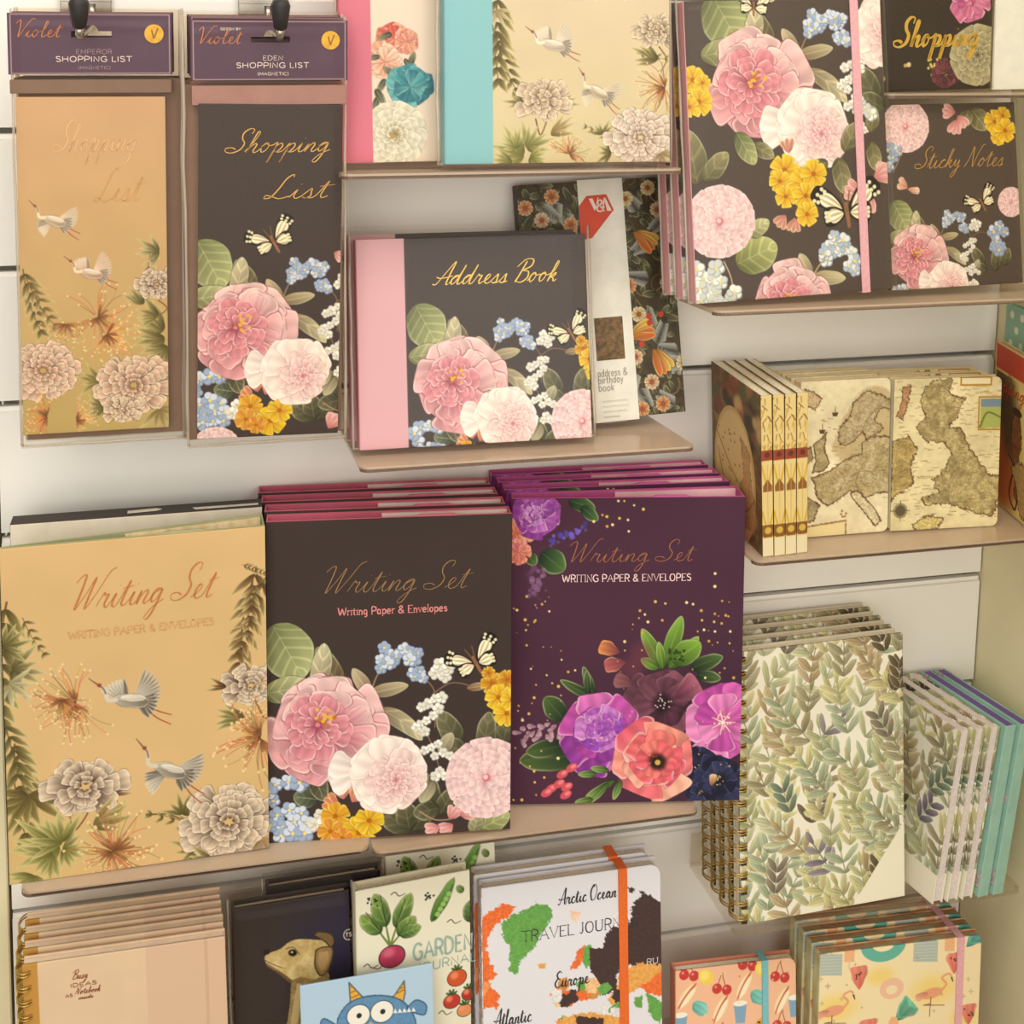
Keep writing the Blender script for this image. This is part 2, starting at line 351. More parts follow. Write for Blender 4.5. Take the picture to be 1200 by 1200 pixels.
# ---------------------------------------------------------------- the printed sheets
DARK = (66, 54, 49)
def sheet_set_crane():
    c = Canvas(176, 236, (210, 174, 121), (5, 240, 727, 1146), -.115, seed=4)
    c.mottle(.03, 40)
    for x, y, R in [(640, 980, 160), (80, 1100, 200)]: c.disc(x, y, R, (206, 176, 110), .5, soft=.9)
    frond(c, 20, 380, 95, 330, 9); frond(c, 60, 420, 60, 120, 5); spray(c, 30, 560, 10, 110, 7, 160, light=(206, 190, 140)); frond(c, 5, 700, 70, 220, 8); frond(c, 30, 760, 85, 260, 8); spray(c, 60, 900, 90, 150, 9, 200, (92, 78, 40), (170, 150, 84))
    spray(c, 20, 600, 60, 90, 6, 200, (150, 140, 100), (226, 210, 168)); spray(c, 5, 500, -20, 90, 6, 120)
    spider(c, 195, 650, 120, 160, 250); spider(c, 160, 640, 90, 100, 200)
    for x, y, a, L in [(700, 270, 100, 290), (725, 300, 110, 240), (690, 310, 95, 150), (660, 265, 20, 80)]: frond(c, x, y, a, L, 7, (96, 70, 40), (190, 158, 96))
    sepia_peony(c, 680, 600, 74, dense=False); c.stroke([(690, 640), (715, 690), (722, 690)], 5, 4, (130, 84, 50)); spray(c, 660, 690, 190, 100, 5, 60); spray(c, 610, 605, -170, 60, 3, 40, (80, 50, 30), (150, 100, 60))
    spider(c, 705, 750, 150, 150, 240); spider(c, 700, 730, 80, 200, 200)
    spray(c, 290, 900, -30, 70, 3, 60, (90, 60, 40), (190, 150, 110)); spray(c, 160, 880, 200, 60, 3, 60, (90, 60, 40), (190, 150, 110))
    c.stroke([(170, 950), (180, 1000), (215, 960), (225, 930)], 5, 4, (120, 80, 46)); sepia_peony(c, 215, 880, 100, dense=False)
    spray(c, 235, 990, -25, 130, 6, 60, (110, 92, 50), (196, 176, 110))
    for x, y, a, L in [(140, 1040, 190, 150), (150, 1050, 20, 80), (120, 1060, 150, 110), (150, 1030, 230, 110), (70, 1120, 120, 90)]: spray(c, x, y, a, L, 8, 150, (96, 92, 40), (206, 196, 120))
    spider(c, 290, 1060, 140, -60, 260); spider(c, 280, 1060, 90, 90, 200)
    c.stroke([(380, 960), (440, 960), (500, 985)], 5, 4, (110, 84, 50)); frond(c, 505, 990, -165, 130, 4); spray(c, 480, 960, -80, 80, 6, 160); spray(c, 520, 1060, 190, 90, 6, 140)
    sepia_peony(c, 610, 985, 128); spray(c, 700, 1040, 60, 120, 6, 120, (150, 120, 84), (226, 200, 160)); spray(c, 560, 1090, 160, 90, 6, 120, (100, 84, 46), (190, 168, 110))
    crane(c, 345, 640, 100, 1, 4, 0); crane(c, 450, 835, 100, 1, 20, 1)
    return c
def sheet_set_floral():
    c = Canvas(176, 236, (62, 50, 46), (52, 205, 774, 1140), -.045, seed=7)
    bouquet(c); return c
def sheet_set_purple():
    c = Canvas(176, 236, (76, 44, 62), (80, 168, 828, 1116), -.012, seed=5)
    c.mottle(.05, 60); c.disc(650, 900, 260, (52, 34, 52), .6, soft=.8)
    for x, y, a, L, W in [(150, 980, 165, 40, 30)]: pass
    dk = ((34, 48, 34), (92, 116, 64))
    for x, y, a, L, W in [(175, 330, 40, 95, 80), (260, 170, 20, 90, 50), (300, 190, 40, 70, 40), (130, 330, 60, 50, 40)]: leaf(c, x, y, a, L, W, (30, 50, 36), (84, 118, 60), (110, 140, 80), 0)
    for i in range(30): c.disc(200 + i * 4 + c.r.uniform(-8, 8), 300 - i * 1.6 + c.r.uniform(-16, 12), c.r.uniform(5, 9), c.r.choice([(86, 72, 170), (64, 60, 140), (120, 96, 200), (90, 80, 110)]), .85)
    for i in range(24): c.disc(150 + c.r.uniform(-26, 34), 380 + i * 4, c.r.uniform(5, 11), c.r.choice([(120, 76, 110), (150, 110, 150), (90, 56, 90)]), .6)
    wash(c, 92, 270, 60, [(232, 130, 100), (246, 176, 140), (226, 110, 110)], 5, eye=None); wash(c, 100, 330, 40, [(226, 120, 110), (240, 160, 130)], 5, eye=None)
    wash(c, 160, 215, 78, [(168, 84, 170), (196, 120, 200), (140, 62, 150)], 7, eye=None); 
    for q in range(3): wash(c, 152, 215, 40 - q * 11, [(150, 70, 160), (206, 140, 214)], 5, eye=None)
    # sprigs and leaves
    for x, y, a, L, W in [(570, 690, -118, 150, 46), (575, 680, -72, 170, 52), (590, 690, -48, 140, 44), (600, 670, -35, 110, 80), (555, 690, -150, 66, 34), (570, 690, -100, 90, 30)]: leaf(c, x, y, a, L, W, (64, 96, 34), (136, 178, 66), (170, 200, 100), 0)
    for i in range(14): c.disc(620 + c.r.uniform(-30, 20), 650 + c.r.uniform(-20, 20), 5, (40, 56, 26), .8)
    for x, y, a, L, W in [(660, 690, -20, 110, 50), (680, 710, 10, 80, 40), (360, 790, -150, 140, 34), (350, 780, -110, 110, 30), (330, 770, -95, 80, 26), (255, 850, -130, 100, 70), (300, 960, 175, 190, 90), (250, 930, 170, 120, 60)]: leaf(c, x, y, a, L, W, (30, 46, 32), (84, 108, 56), (100, 120, 80), 0)
    for x, y, a in [(400, 640, -160), (420, 670, 170)]: c.petal(x + 30, y, a, 70, 50, (120, 60, 70), (226, 140, 80) if y < 650 else (190, 96, 100), (246, 190, 110), a=.8, b=.3)
    for x, y in [(470, 690), (500, 640)]: c.disc(x, y, 34, (120, 60, 70), .5, soft=.7)
    for i in range(26): c.petal(240 - i * 5, 870 + c.r.uniform(-14, 40), c.r.uniform(60, 200), c.r.uniform(18, 34), 14, (150, 110, 130), (206, 168, 176), None)
    # dark anemone
    wash(c, 570, 800, 118, [(76, 40, 56), (104, 62, 76), (58, 34, 46), (130, 76, 92)], 7, eye=(36, 22, 30), dots=(226, 196, 190), rim=(150, 96, 110)); c.petal(610, 780, -30, 90, 90, (90, 44, 66), (176, 100, 120), (196, 130, 140), a=.9, b=.25)
    for x, y, a in [(480, 800, 110), (470, 740, 200), (500, 850, 150)]: c.petal(x, y, a, 60, 50, (110, 66, 70), (150, 96, 100))
    # magenta flowers
    M = [(196, 84, 170), (170, 66, 160), (222, 120, 190), (140, 56, 150)]
    wash(c, 365, 895, 128, M, 7, eye=None); 
    for q, R in ((0, 80), (1, 56), (2, 34)): wash(c, 372 + q * 4, 880, R, [(150, 70, 180), (206, 130, 206), (176, 90, 186)], 6, eye=None)
    wash(c, 770, 860, 130, [(210, 96, 176), (186, 74, 160), (232, 140, 196)], 6, eye=(196, 90, 150), dots=(246, 220, 190))
    for i in range(7): c.stroke([(768, 860), off(768, 860, i * 51, 40)], 4, 2, (246, 230, 214)); 
    for x, y, R in [(690, 1010, 80), (760, 1040, 80), (700, 1080, 50)]: wash(c, x, y, R, [(40, 40, 66), (54, 56, 90), (30, 30, 50)], 6, eye=(30, 28, 40), rim=(90, 96, 140))
    c.petal(735, 1060, -80, 40, 26, (150, 90, 60), (240, 206, 150)); 
    # coral poppy
    wash(c, 545, 975, 132, [(236, 120, 124), (246, 160, 140), (226, 96, 116), (248, 186, 160)], 6, 1.1, eye=None); wash(c, 550, 975, 90, [(240, 130, 120), (230, 100, 110)], 5, 1.1, eye=(120, 40, 40)); c.disc(560, 985, 26, (40, 24, 24), .9, soft=.4); c.disc(558, 985, 9, (206, 170, 80))
    for x, y, a, L in [(400, 1010, -170, 60), (420, 1040, 150, 110), (400, 1050, 135, 100), (440, 1040, 110, 70), (360, 1020, 180, 60), (350, 1100, 170, 60)]: leaf(c, x, y, a, L, 24, (50, 76, 36), (130, 166, 76), (160, 190, 110), 0)
    for x, y in [(215, 1065), (240, 1050), (250, 1020), (265, 1060), (280, 1000), (200, 1078), (262, 1085)]: c.disc(x, y, 20, (206, 84, 96), ry=13, ang=-30); c.disc(x + 5, y - 4, 10, (236, 130, 130), ry=6, ang=-30)
    r = c.r                                   # gold speckle printed over the ground
    for x, y in [(380, 220), (400, 245), (425, 225), (450, 230), (385, 250), (450, 265), (470, 185), (497, 197), (370, 215), (340, 235), (420, 172), (436, 172), (540, 482), (572, 488), (490, 510), (507, 522), (565, 540), (500, 578), (445, 606), (520, 545), (130, 466), (180, 490), (203, 512), (100, 508), (125, 538), (155, 545), (128, 570), (132, 617), (155, 540), (240, 662), (145, 690), (195, 710), (160, 740), (215, 735), (235, 745), (265, 700), (290, 695), (155, 780), (110, 805), (735, 395), (735, 435), (755, 480), (735, 520), (770, 525), (735, 545), (695, 540), (700, 570), (785, 575), (735, 575), (785, 612), (760, 550), (720, 605), (690, 510), (780, 528), (145, 995), (235, 970), (160, 1010), (160, 1045), (165, 1085), (120, 1100), (95, 1100), (190, 1030), (120, 850), (140, 830), (770, 690), (800, 720), (710, 720), (640, 485), (665, 490)]:
        c.disc(x + r.uniform(-3, 3), y, r.uniform(3, 5.2), r.choice([(226, 190, 100), (206, 160, 80), (240, 220, 150)]))
    for i in range(60): c.disc(r.choice([r.uniform(85, 260), r.uniform(660, 820), r.uniform(400, 520)]), r.uniform(420, 1000), r.uniform(1.5, 3.2), (206, 166, 96))
    return c
def sheet_pad_crane():
    c = Canvas(95, 227, (220, 176, 130), (68, -369, 574, 765), 0, seed=11)
    c.vgrad((206, 164, 122), (186, 160, 98)); c.mottle(.03, 30)
    K = dict(leg=(150, 84, 60))
    frond(c, 80, 200, 75, 230, 7); frond(c, 90, 230, 60, 200, 6, (120, 96, 50), (196, 166, 104)); frond(c, 520, 130, 95, 150, 5); spray(c, 545, 150, 180, 90, 6, 120, light=(206, 196, 140))
    spider(c, 330, 370, 130, 10, 320); spider(c, 220, 390, 90, 90, 200); spider(c, 360, 430, 120, 40, 220, (196, 140, 80))
    for x, y, a, L in [(560, 420, 200, 120), (560, 450, 160, 130), (540, 370, 190, 100), (570, 480, 140, 110)]: spray(c, x, y, a, L, 6, 90, (84, 74, 34), (196, 178, 110))
    spray(c, 490, 330, 220, 90, 5, 60); sepia_peony(c, 535, 265, 66, dense=False); c.stroke([(540, 320), (570, 350), (530, 380)], 5, 4, (130, 90, 50))
    sepia_peony(c, 140, 545, 118, (138, 84, 66), (206, 156, 124), (238, 206, 178), dense=True)
    spray(c, 330, 590, 180, 90, 6, 120, (110, 96, 46), (190, 176, 100)); spray(c, 350, 680, 190, 90, 6, 120); spray(c, 540, 700, 60, 110, 6, 140, (130, 110, 60), (220, 200, 150))
    spider(c, 150, 700, 100, 190, 200, (186, 110, 60)); spider(c, 250, 720, 80, 0, 180, (196, 150, 90))
    sepia_peony(c, 450, 610, 128, (128, 78, 60), (206, 156, 120), (238, 206, 176)); sepia_peony(c, 410, 690, 60, (150, 104, 76), dense=False)
    crane(c, 190, 35, 84, 1, 14, 1, (176, 150, 120), (238, 216, 184)); crane(c, 310, 215, 84, 1, 8, 0, (186, 140, 116), (240, 214, 186))
    return c
def sheet_pad_floral():
    c = Canvas(96, 229.5, DARK, (672, -343, 1154, 784), -.035, seed=12)
    bouquet(c, 1.0, 600, -390, camel=False, fly=False, right=False)
    butterfly(c, 925, 110, 86); camellia(c, 735, 830, 90)
    bud(c, 1130, 140, 30, 40); bud(c, 1120, 750, -60, 60); return c
def sheet_address():
    c = Canvas(169.5, 148, DARK, (80, 272, 806, 925), -.035, seed=13)
    bouquet(c, .82, 160, -75); c.rect(60, 200, 228, 1000, (216, 164, 170)); return c
def sheet_journal():
    c = Canvas(161, 220, (78, 65, 58), (78, 10, 717, 972), -.02, .055, seed=14)  # dark ground lightened, haze of the film sleeve put into its colour
    bouquet(c, 1.0, 95, -515, camel=False, fly=False, right=False, low=False)
    for x, y, a, L in [(130, 590, -100, 160), (150, 580, -45, 110), (600, 500, -60, 100), (580, 520, 80, 110), (545, 530, 150, 90), (690, 440, -80, 80), (690, 470, 80, 90), (300, 470, 30, 80)]: leaf(c, x, y, a, L, L * .55, (96, 90, 60), (156, 146, 104), (180, 168, 124), 18)
    leaf(c, 250, 430, 60, 110, 60, (92, 98, 62), (176, 176, 120)); leaf(c, 255, 850, -20, 140, 110, (116, 118, 66), (186, 188, 120)); leaf(c, 290, 760, -30, 80, 50, (130, 130, 80), (206, 200, 150))
    camellia(c, 200, 712, 112)
    for x, y, R in [(405, 555, 46), (390, 590, 34), (410, 640, 34), (470, 600, 50), (500, 570, 42), (475, 640, 40), (480, 700, 36)]: primrose(c, x, y, R)
    for x, y, a in [(420, 500, -100), (440, 710, 100), (410, 700, 130)]: bud(c, x, y, a, 44, (206, 150, 110))
    for x, y, R in [(110, 260, 40), (130, 330, 42), (100, 345, 30), (140, 270, 26)]: primrose(c, x, y, R)
    c.stroke([(215, 840), (240, 900), (250, 990)], 4, 3, (196, 170, 140)); W = dict(col=(206, 210, 206), col2=(240, 238, 228))
    forgets(c, [(150, 890), (180, 900), (160, 930), (190, 940), (140, 920), (205, 905), (170, 960), (200, 970), (145, 960), (235, 960), (250, 940), (225, 985), (130, 860), (190, 860)], 24, **W)
    forgets(c, [(550, 810), (575, 800), (560, 830), (590, 825), (545, 850), (610, 815), (630, 830), (640, 860), (620, 875), (600, 790), (570, 775), (640, 890), (540, 830)], 22, col=(176, 190, 206), col2=(226, 228, 226))
    leaf(c, 495, 905, -115, 80, 40, (150, 130, 100), (216, 198, 160), vein=0); leaf(c, 500, 905, 5, 110, 44, (150, 136, 100), (210, 196, 156), vein=0); c.stroke([(500, 905), (520, 870), (545, 840)], 5, 4, (180, 156, 120))
    for x, y, a in [(660, 640, -160), (720, 600, -60), (700, 590, -20), (690, 640, 110)]: bud(c, x, y, a, 60)
    forgets(c, [(670, 360), (690, 380), (650, 340), (640, 320)], 20, **W); c.disc(690, 110, 50, (238, 210, 200), ry=110); pale_rose(c, 720, 110, 90)
    butterfly(c, 612, 700, 110, 20); butterfly(c, 300, 30, 60, 30); peony(c, 440, 985, 120); return c
def sheet_sticky():
    c = Canvas(115, 141.5, (84, 71, 62), (730, 318, 1226, 928), -.03, .065, seed=15)  # ground colour painted paler to include the sleeve's film haze
    bouquet(c, .62, 640, 25, camel=False, fly=False, right=False); camellia(c, 815, 388, 86)
    for x, y in [(760, 460), (770, 490), (755, 520), (785, 470)]: forget(c, x, y, 20)
    c.stroke([(800, 460), (790, 500), (770, 540)], 3, 2, (180, 150, 130)); leaf(c, 1060, 330, 50, 90, 70, (96, 90, 60), (150, 140, 100), vein=18); leaf(c, 1050, 330, 110, 60, 50, (96, 90, 60), (150, 140, 100))
    for x, y, a in [(1000, 340, -170), (1010, 350, 60), (1000, 365, 100)]: bud(c, x, y, a, 50)
    for x, y, R in [(1150, 370, 40), (1180, 350, 30), (1165, 420, 30), (1190, 400, 40)]: primrose(c, x, y, R)
    forgets(c, [(1150, 740), (1170, 720), (1160, 770), (1180, 790), (1150, 790), (1190, 740), (1170, 800)], 22); camellia(c, 1215, 640, 50)
    butterfly(c, 1105, 645, 62); c.petal(825, 590, -130, 44, 22, (206, 140, 110), (240, 200, 180)); c.petal(825, 590, -170, 40, 20, (206, 140, 110), (240, 200, 180)); c.petal(825, 595, 10, 44, 24, (206, 140, 110), (240, 210, 190)); return c
def sheet_shopping():
    c = Canvas(95, 150, (58, 49, 42), (205, -540, 955, 640), 0, -.02, seed=16)
    for i in range(26):
        x, y = c.r.uniform(230, 700), c.r.uniform(-500, 600); c.disc(x, y, 12, (206, 176, 110), .9)
    c.rect(240, -80, 860, 440, (58, 49, 42)); c.disc(465, 70, 15, (220, 200, 150)); c.disc(372, 478, 15, (214, 200, 160)); c.disc(200, 560, 15, (190, 160, 100))
    for i in range(12): c.disc(540 + c.r.uniform(-36, 30), 490 + c.r.uniform(-50, 50), 9, (206, 190, 110))
    wash(c, 620, 540, 90, [(110, 60, 66), (84, 50, 54), (130, 72, 80)], 6, eye=(60, 40, 40), rim=(150, 90, 100))
    for rr, n in [(150, 8), (116, 8), (84, 7), (54, 6), (28, 5)]:
        for i in range(n): c.petal(840, 430, i * 360 / n + rr, rr * 1.25, rr * 1.0, (96, 88, 62), (190, 180, 140), (226, 216, 180), a=.9, b=.22, out=(70, 64, 44), outw=.5)
    wash(c, 790, 100, 130, [(214, 120, 160), (230, 150, 184), (190, 90, 140)], 5, 1.1, eye=None); wash(c, 790, 90, 50, [(200, 96, 140), (236, 160, 180)], 5, eye=None)
    for x, y in [(300, -300), (560, -200)]: wash(c, x, y, 90, [(214, 120, 160), (190, 90, 140)], 6, eye=None)
    return c
def sheet_pink_spine():
    c = Canvas(190, 200, (232, 214, 196), (50, -633, 1140, 515), 0, seed=17)
    for x, y, R, cl in [(270, 20, 70, [(226, 130, 104), (240, 170, 140), (214, 96, 84)]), (230, 110, 80, [(240, 176, 150), (246, 206, 180), (230, 150, 124)]), (320, 30, 50, [(240, 170, 140), (226, 140, 120)])]: wash(c, x, y, R, cl, 6, eye=None, rim=(250, 230, 214))
    for x, y, a, L in [(230, 180, 120, 60), (270, 170, -140, 60), (330, 130, -70, 60), (210, 90, 170, 50), (200, 250, 110, 60), (190, 220, 60, 70), (260, 0, 160, 60), (310, 100, 60, 50)]: leaf(c, x, y, a, L, L * .4, (60, 60, 50), (110, 110, 86), vein=0)
    wash(c, 330, 210, 90, [(70, 150, 160), (110, 180, 180), (50, 120, 136)], 7, eye=None, rim=(150, 206, 206))
    for rr, n in [(130, 9), (104, 8), (78, 8), (54, 7), (32, 6)]:
        for i in range(n): c.petal(265, 400, i * 360 / n + rr * 2, rr, rr * .85, (150, 142, 112) if rr > 60 else (110, 100, 66), (236, 230, 210), (250, 246, 232), a=.9, b=.22, out=(170, 160, 130), outw=.4)
    for i in range(20): c.disc(265 + c.r.uniform(-22, 22), 405 + c.r.uniform(-22, 22), 4, (176, 150, 84))
    c.rect(0, -700, 176, 600, (214, 118, 140)); return c
def sheet_teal_crane():
    c = Canvas(164, 200, (224, 200, 172), (388, -372, 1132, 530), 0, seed=18); c.vgrad((222, 200, 176), (206, 190, 146)); c.mottle(.03, 40)
    frond(c, 545, 100, 70, 220, 7); frond(c, 560, 0, 90, 280, 8); spray(c, 550, 50, 60, 70, 5, 120, (150, 130, 80), (230, 216, 180))
    spray(c, 640, 340, 200, 70, 4, 60); spray(c, 770, 340, -20, 60, 3, 50); sepia_peony(c, 705, 330, 78, (136, 104, 76), dense=False); c.stroke([(680, 390), (695, 440), (715, 400)], 5, 4, (120, 84, 50)); spray(c, 730, 440, -30, 90, 5, 60, (120, 96, 50), (206, 184, 130))
    for x, y, a, L in [(640, 500, 190, 120), (620, 480, -120, 70), (650, 480, -40, 100), (600, 520, 160, 80), (660, 510, 20, 80)]: spray(c, x, y, a, L, 7, 120, (104, 100, 46), (206, 200, 130))
    spider(c, 790, 500, 80, -60, 240); frond(c, 920, 450, -155, 90, 4); spray(c, 900, 440, -100, 60, 5, 140); spray(c, 930, 500, 180, 70, 5, 120)
    frond(c, 1020, 180, 10, 110, 4, (110, 96, 60), (190, 176, 130)); spray(c, 1090, 200, 200, 100, 5, 70); sepia_peony(c, 1085, 110, 64, (110, 90, 64), dense=False); c.stroke([(1095, 160), (1120, 200), (1100, 240)], 5, 3, (130, 96, 60)); spider(c, 1115, 290, 110, 170, 220)
    sepia_peony(c, 1030, 450, 104, (140, 104, 84), (206, 176, 150), (240, 222, 204)); spray(c, 1100, 500, 60, 80, 5, 140, (150, 120, 84), (230, 210, 180))
    crane(c, 740, 150, 82, 1, 6, 0, (186, 168, 142), (240, 226, 204)); crane(c, 890, 300, 78, 1, 24, 1, (170, 150, 120), (234, 216, 190))
    c.rect(300, -400, 541, 600, (134, 188, 192)); return c
def sheet_morris():
    """a dense dark foliage print of coiling stems, blossoms and feathery leaves"""
    c = Canvas(123, 182.6, (70, 58, 40), (592, 88, 1066, 822), 0, .07, seed=19); r = c.r; c.mottle(.2, 8)
    for i in range(46):
        x, y = r.uniform(590, 1120), r.uniform(80, 840); a = r.uniform(0, 360); R = r.uniform(28, 60)
        c.stroke([off(x, y, a + q * 40, R * (1 - q * .08)) for q in range(8)], 5, 3, r.choice([(120, 96, 60), (96, 84, 54), (150, 110, 80)]))
    for i in range(430):
        x, y = r.uniform(590, 1120), r.uniform(80, 840); leaf(c, x, y, r.uniform(0, 360), r.uniform(26, 60), r.uniform(12, 24), (44, 44, 28), r.choice([(104, 100, 62), (84, 84, 54), (124, 110, 76)]), (130, 124, 84), 0)
    for i in range(30):
        x, y = r.uniform(600, 1110), r.uniform(100, 830); a = r.uniform(0, 360)
        for q in range(7):
            for sd in (-1, 1): c.petal(*off(x, y, a, q * 9), a + sd * 50, 30 - q * 2, 9, (80, 80, 76), (160, 158, 148), (186, 184, 172), vein=0)
    for i, (x, y) in enumerate([(670, 200), (700, 130), (1000, 120), (1030, 190), (940, 420), (970, 510), (1010, 720), (1045, 790), (1110, 670), (650, 300), (620, 160), (900, 300), (960, 640), (760, 220), (930, 150), (1060, 420), (980, 800)]):
        k = [((176, 130, 96), (216, 184, 146)), ((170, 96, 56), (206, 146, 90)), ((176, 150, 90), (214, 196, 146))][i % 3]
        for q in range(6): c.petal(x, y, q * 60 + i * 13, 23, 18, k[0], k[1], (246, 226, 190), a=.9, b=.25, out=(50, 40, 26), outw=.4)
        c.disc(x, y, 8, (150, 80, 40))
    for x, y, a in [(985, 265, 35), (970, 590, -20), (1045, 630, 60), (800, 420, 30)]:       # plain golden pods
        for q in (-30, -10, 10, 30): c.petal(x - 30, y - 10, a + q * .6, 84, 26, (170, 110, 40), (226, 186, 80) if q < 10 else (214, 110, 56), (240, 214, 140), a=.7, b=.5, out=(60, 44, 20), outw=.4)
    for i in range(14): x, y = r.uniform(920, 1110), r.uniform(500, 640); c.disc(x, y, 9, (190, 60, 40)) if i < 4 else None
    return c
LEAFC = [(150, 150, 106), (160, 156, 104), (140, 148, 116), (176, 168, 114), (152, 132, 94), (166, 166, 128), (132, 124, 90)]
def sheet_leaf(w=147, h=214.5, box=(195, 218, 722, 1105), seed=21, label=True):
    c = Canvas(w, h, (234, 228, 208), box, -.08, seed=seed); r = c.r; x0, y0, x1, y1 = box
    c.mottle(.03, 30)
    col = 0
    for x in np.arange(x0 - 30, x1 + 60, 61):
        y = y1 + 60 + (col % 2) * 60; a = -80; col += 1
        while y > y0 - 120:
            pal = r.choice(LEAFC) if r.random() < .93 else r.choice([(112, 104, 110), (126, 116, 120), (90, 78, 60)])
            n = r.randint(2, 3); ang = -90 + r.uniform(-48, 48); px, py = x + r.uniform(-14, 14), y
            for i in range(n):
                qx, qy = off(px, py, ang, i * 36)
                for sd in (-1, 1):
                    L = r.uniform(50, 76) * (1.08 - i * .08)
                    lite = [min(255, q * 1.22 + 18) for q in pal]
                    c.petal(qx, qy, ang + sd * r.uniform(30, 58), L, r.uniform(17, 25), pal, lite, None, a=.62, b=.6, g=.9, shade=.28, streak=.08, midrib=[q * .86 for q in pal], al=r.uniform(.75, 1), out=(236, 230, 212), outw=.55, bend=r.uniform(-.06, .06) * sd)
            ex, ey = off(px, py, ang, n * 36); c.petal(ex, ey, ang, 46, 15, pal, [min(255, q * 1.2 + 20) for q in pal], None, a=.62, b=.6, shade=.2)
            c.stroke([(px, py), off(px, py, ang, n * 36)], 4, 3, [q * .86 for q in pal], .8); y -= r.uniform(80, 104)
    for i in range(int((x1 - x0) / 60)):                                     # darker accents
        x, y = r.uniform(x0, x1), r.uniform(y0, y1); a = r.uniform(-120, -40); pal = r.choice([(104, 96, 104), (110, 100, 84), (84, 72, 50), (96, 108, 88)])
        for q in range(3):
            for sd in (-1, 1): c.petal(*off(x, y, a, q * 34), a + sd * 36, 54, 19, pal, [min(255, w_ * 1.45) for w_ in pal], None, a=.6, b=.6, shade=.25, out=(236, 230, 212), outw=.5)
    if label: c.poly([(x1 + 20, y1 - 330), (x1 + 20, y1 + 30), (x1 - 210, y1 + 30)], (236, 228, 204))
    return c
def parchment(c, seed=1):
    c.mottle(.09, 25, (1, 1.05, 1.3), seed); c.mottle(.05, 4, (1, 1, 1), seed + 3)
def land(c, pts, col=(196, 176, 128), col2=(176, 150, 96), rough=5, seed=1):
    c.poly(pts, col, 1, rough, .22, (96, 68, 40), .55, col2, seed)
def sheet_europe():
    c = Canvas(76, 122.7, (226, 212, 172), (405, 300, 738, 852), -.03, .02, seed=31); parchment(c, 31)
    for q, al in ((14, .25), (8, .35)): c.poly([(548 - q, 500), (590 - q, 410), (650, 335 - q), (745, 370 - q), (745, 560), (600, 590 + q), (540 - q, 540)], (170, 140, 90), al, 6, smooth=True)
    land(c, [(550, 480), (565, 450), (590, 430), (600, 380), (650, 335), (700, 350), (750, 375), (750, 400), (700, 400), (680, 440), (720, 470), (690, 490), (660, 520), (640, 480), (610, 510), (580, 530), (555, 520)], (186, 168, 128), (166, 146, 106), 5, 32)
    land(c, [(640, 520), (670, 500), (750, 500), (750, 700), (700, 700), (650, 720), (600, 690), (560, 720), (520, 740), (480, 710), (470, 660), (455, 640), (520, 620), (560, 590), (600, 570), (640, 560)], (190, 172, 130), (166, 146, 100), 5, 33)
    land(c, [(460, 520), (490, 500), (505, 480), (500, 540), (520, 590), (500, 615), (460, 620), (470, 580)], (176, 160, 116), (160, 140, 96), 4, 34); land(c, [(425, 550), (450, 530), (460, 570), (430, 600)], (176, 160, 116), (160, 140, 96), 4, 35)
    land(c, [(400, 330), (440, 330), (485, 360), (460, 400), (425, 385)], (196, 170, 130), None, 5, 36); land(c, [(395, 700), (450, 710), (490, 740), (470, 790), (420, 810), (390, 790)], (170, 156, 116), (150, 130, 90), 5, 37)
    land(c, [(600, 700), (630, 690), (690, 750), (720, 800), (700, 820), (650, 760), (615, 720)], (206, 190, 150), None, 4, 38); c.poly([(420, 815), (590, 795), (590, 850), (420, 870)], (226, 206, 150), 1, 3, 0, (140, 100, 50), .6)
    for x, y in [(535, 410), (490, 470)]: c.poly([(x - 12, y), (x + 12, y), (x + 7, y + 14), (x - 8, y + 14)], (90, 66, 40)); c.stroke([(x, y), (x, y - 20)], 3, 2, (90, 66, 40))
    for p in [((600, 640), (650, 620), (700, 640)), ((560, 690), (580, 650), (560, 620)), ((640, 470), (660, 430), (690, 400)), ((640, 610), (620, 660), (650, 700))]: c.stroke(list(p), 2.5, 2, (120, 90, 56), .8)
    for i in range(70): x, y = c.r.uniform(480, 730), c.r.uniform(400, 720); c.stroke([(x, y), (x + c.r.uniform(6, 20), y + 1)], 2.4, 2, (110, 84, 54), .55)
    for i in range(5): c.disc(580 + 9 * math.cos(i), 770 + 12 * math.sin(i), 4, (150, 110, 50))
    return c
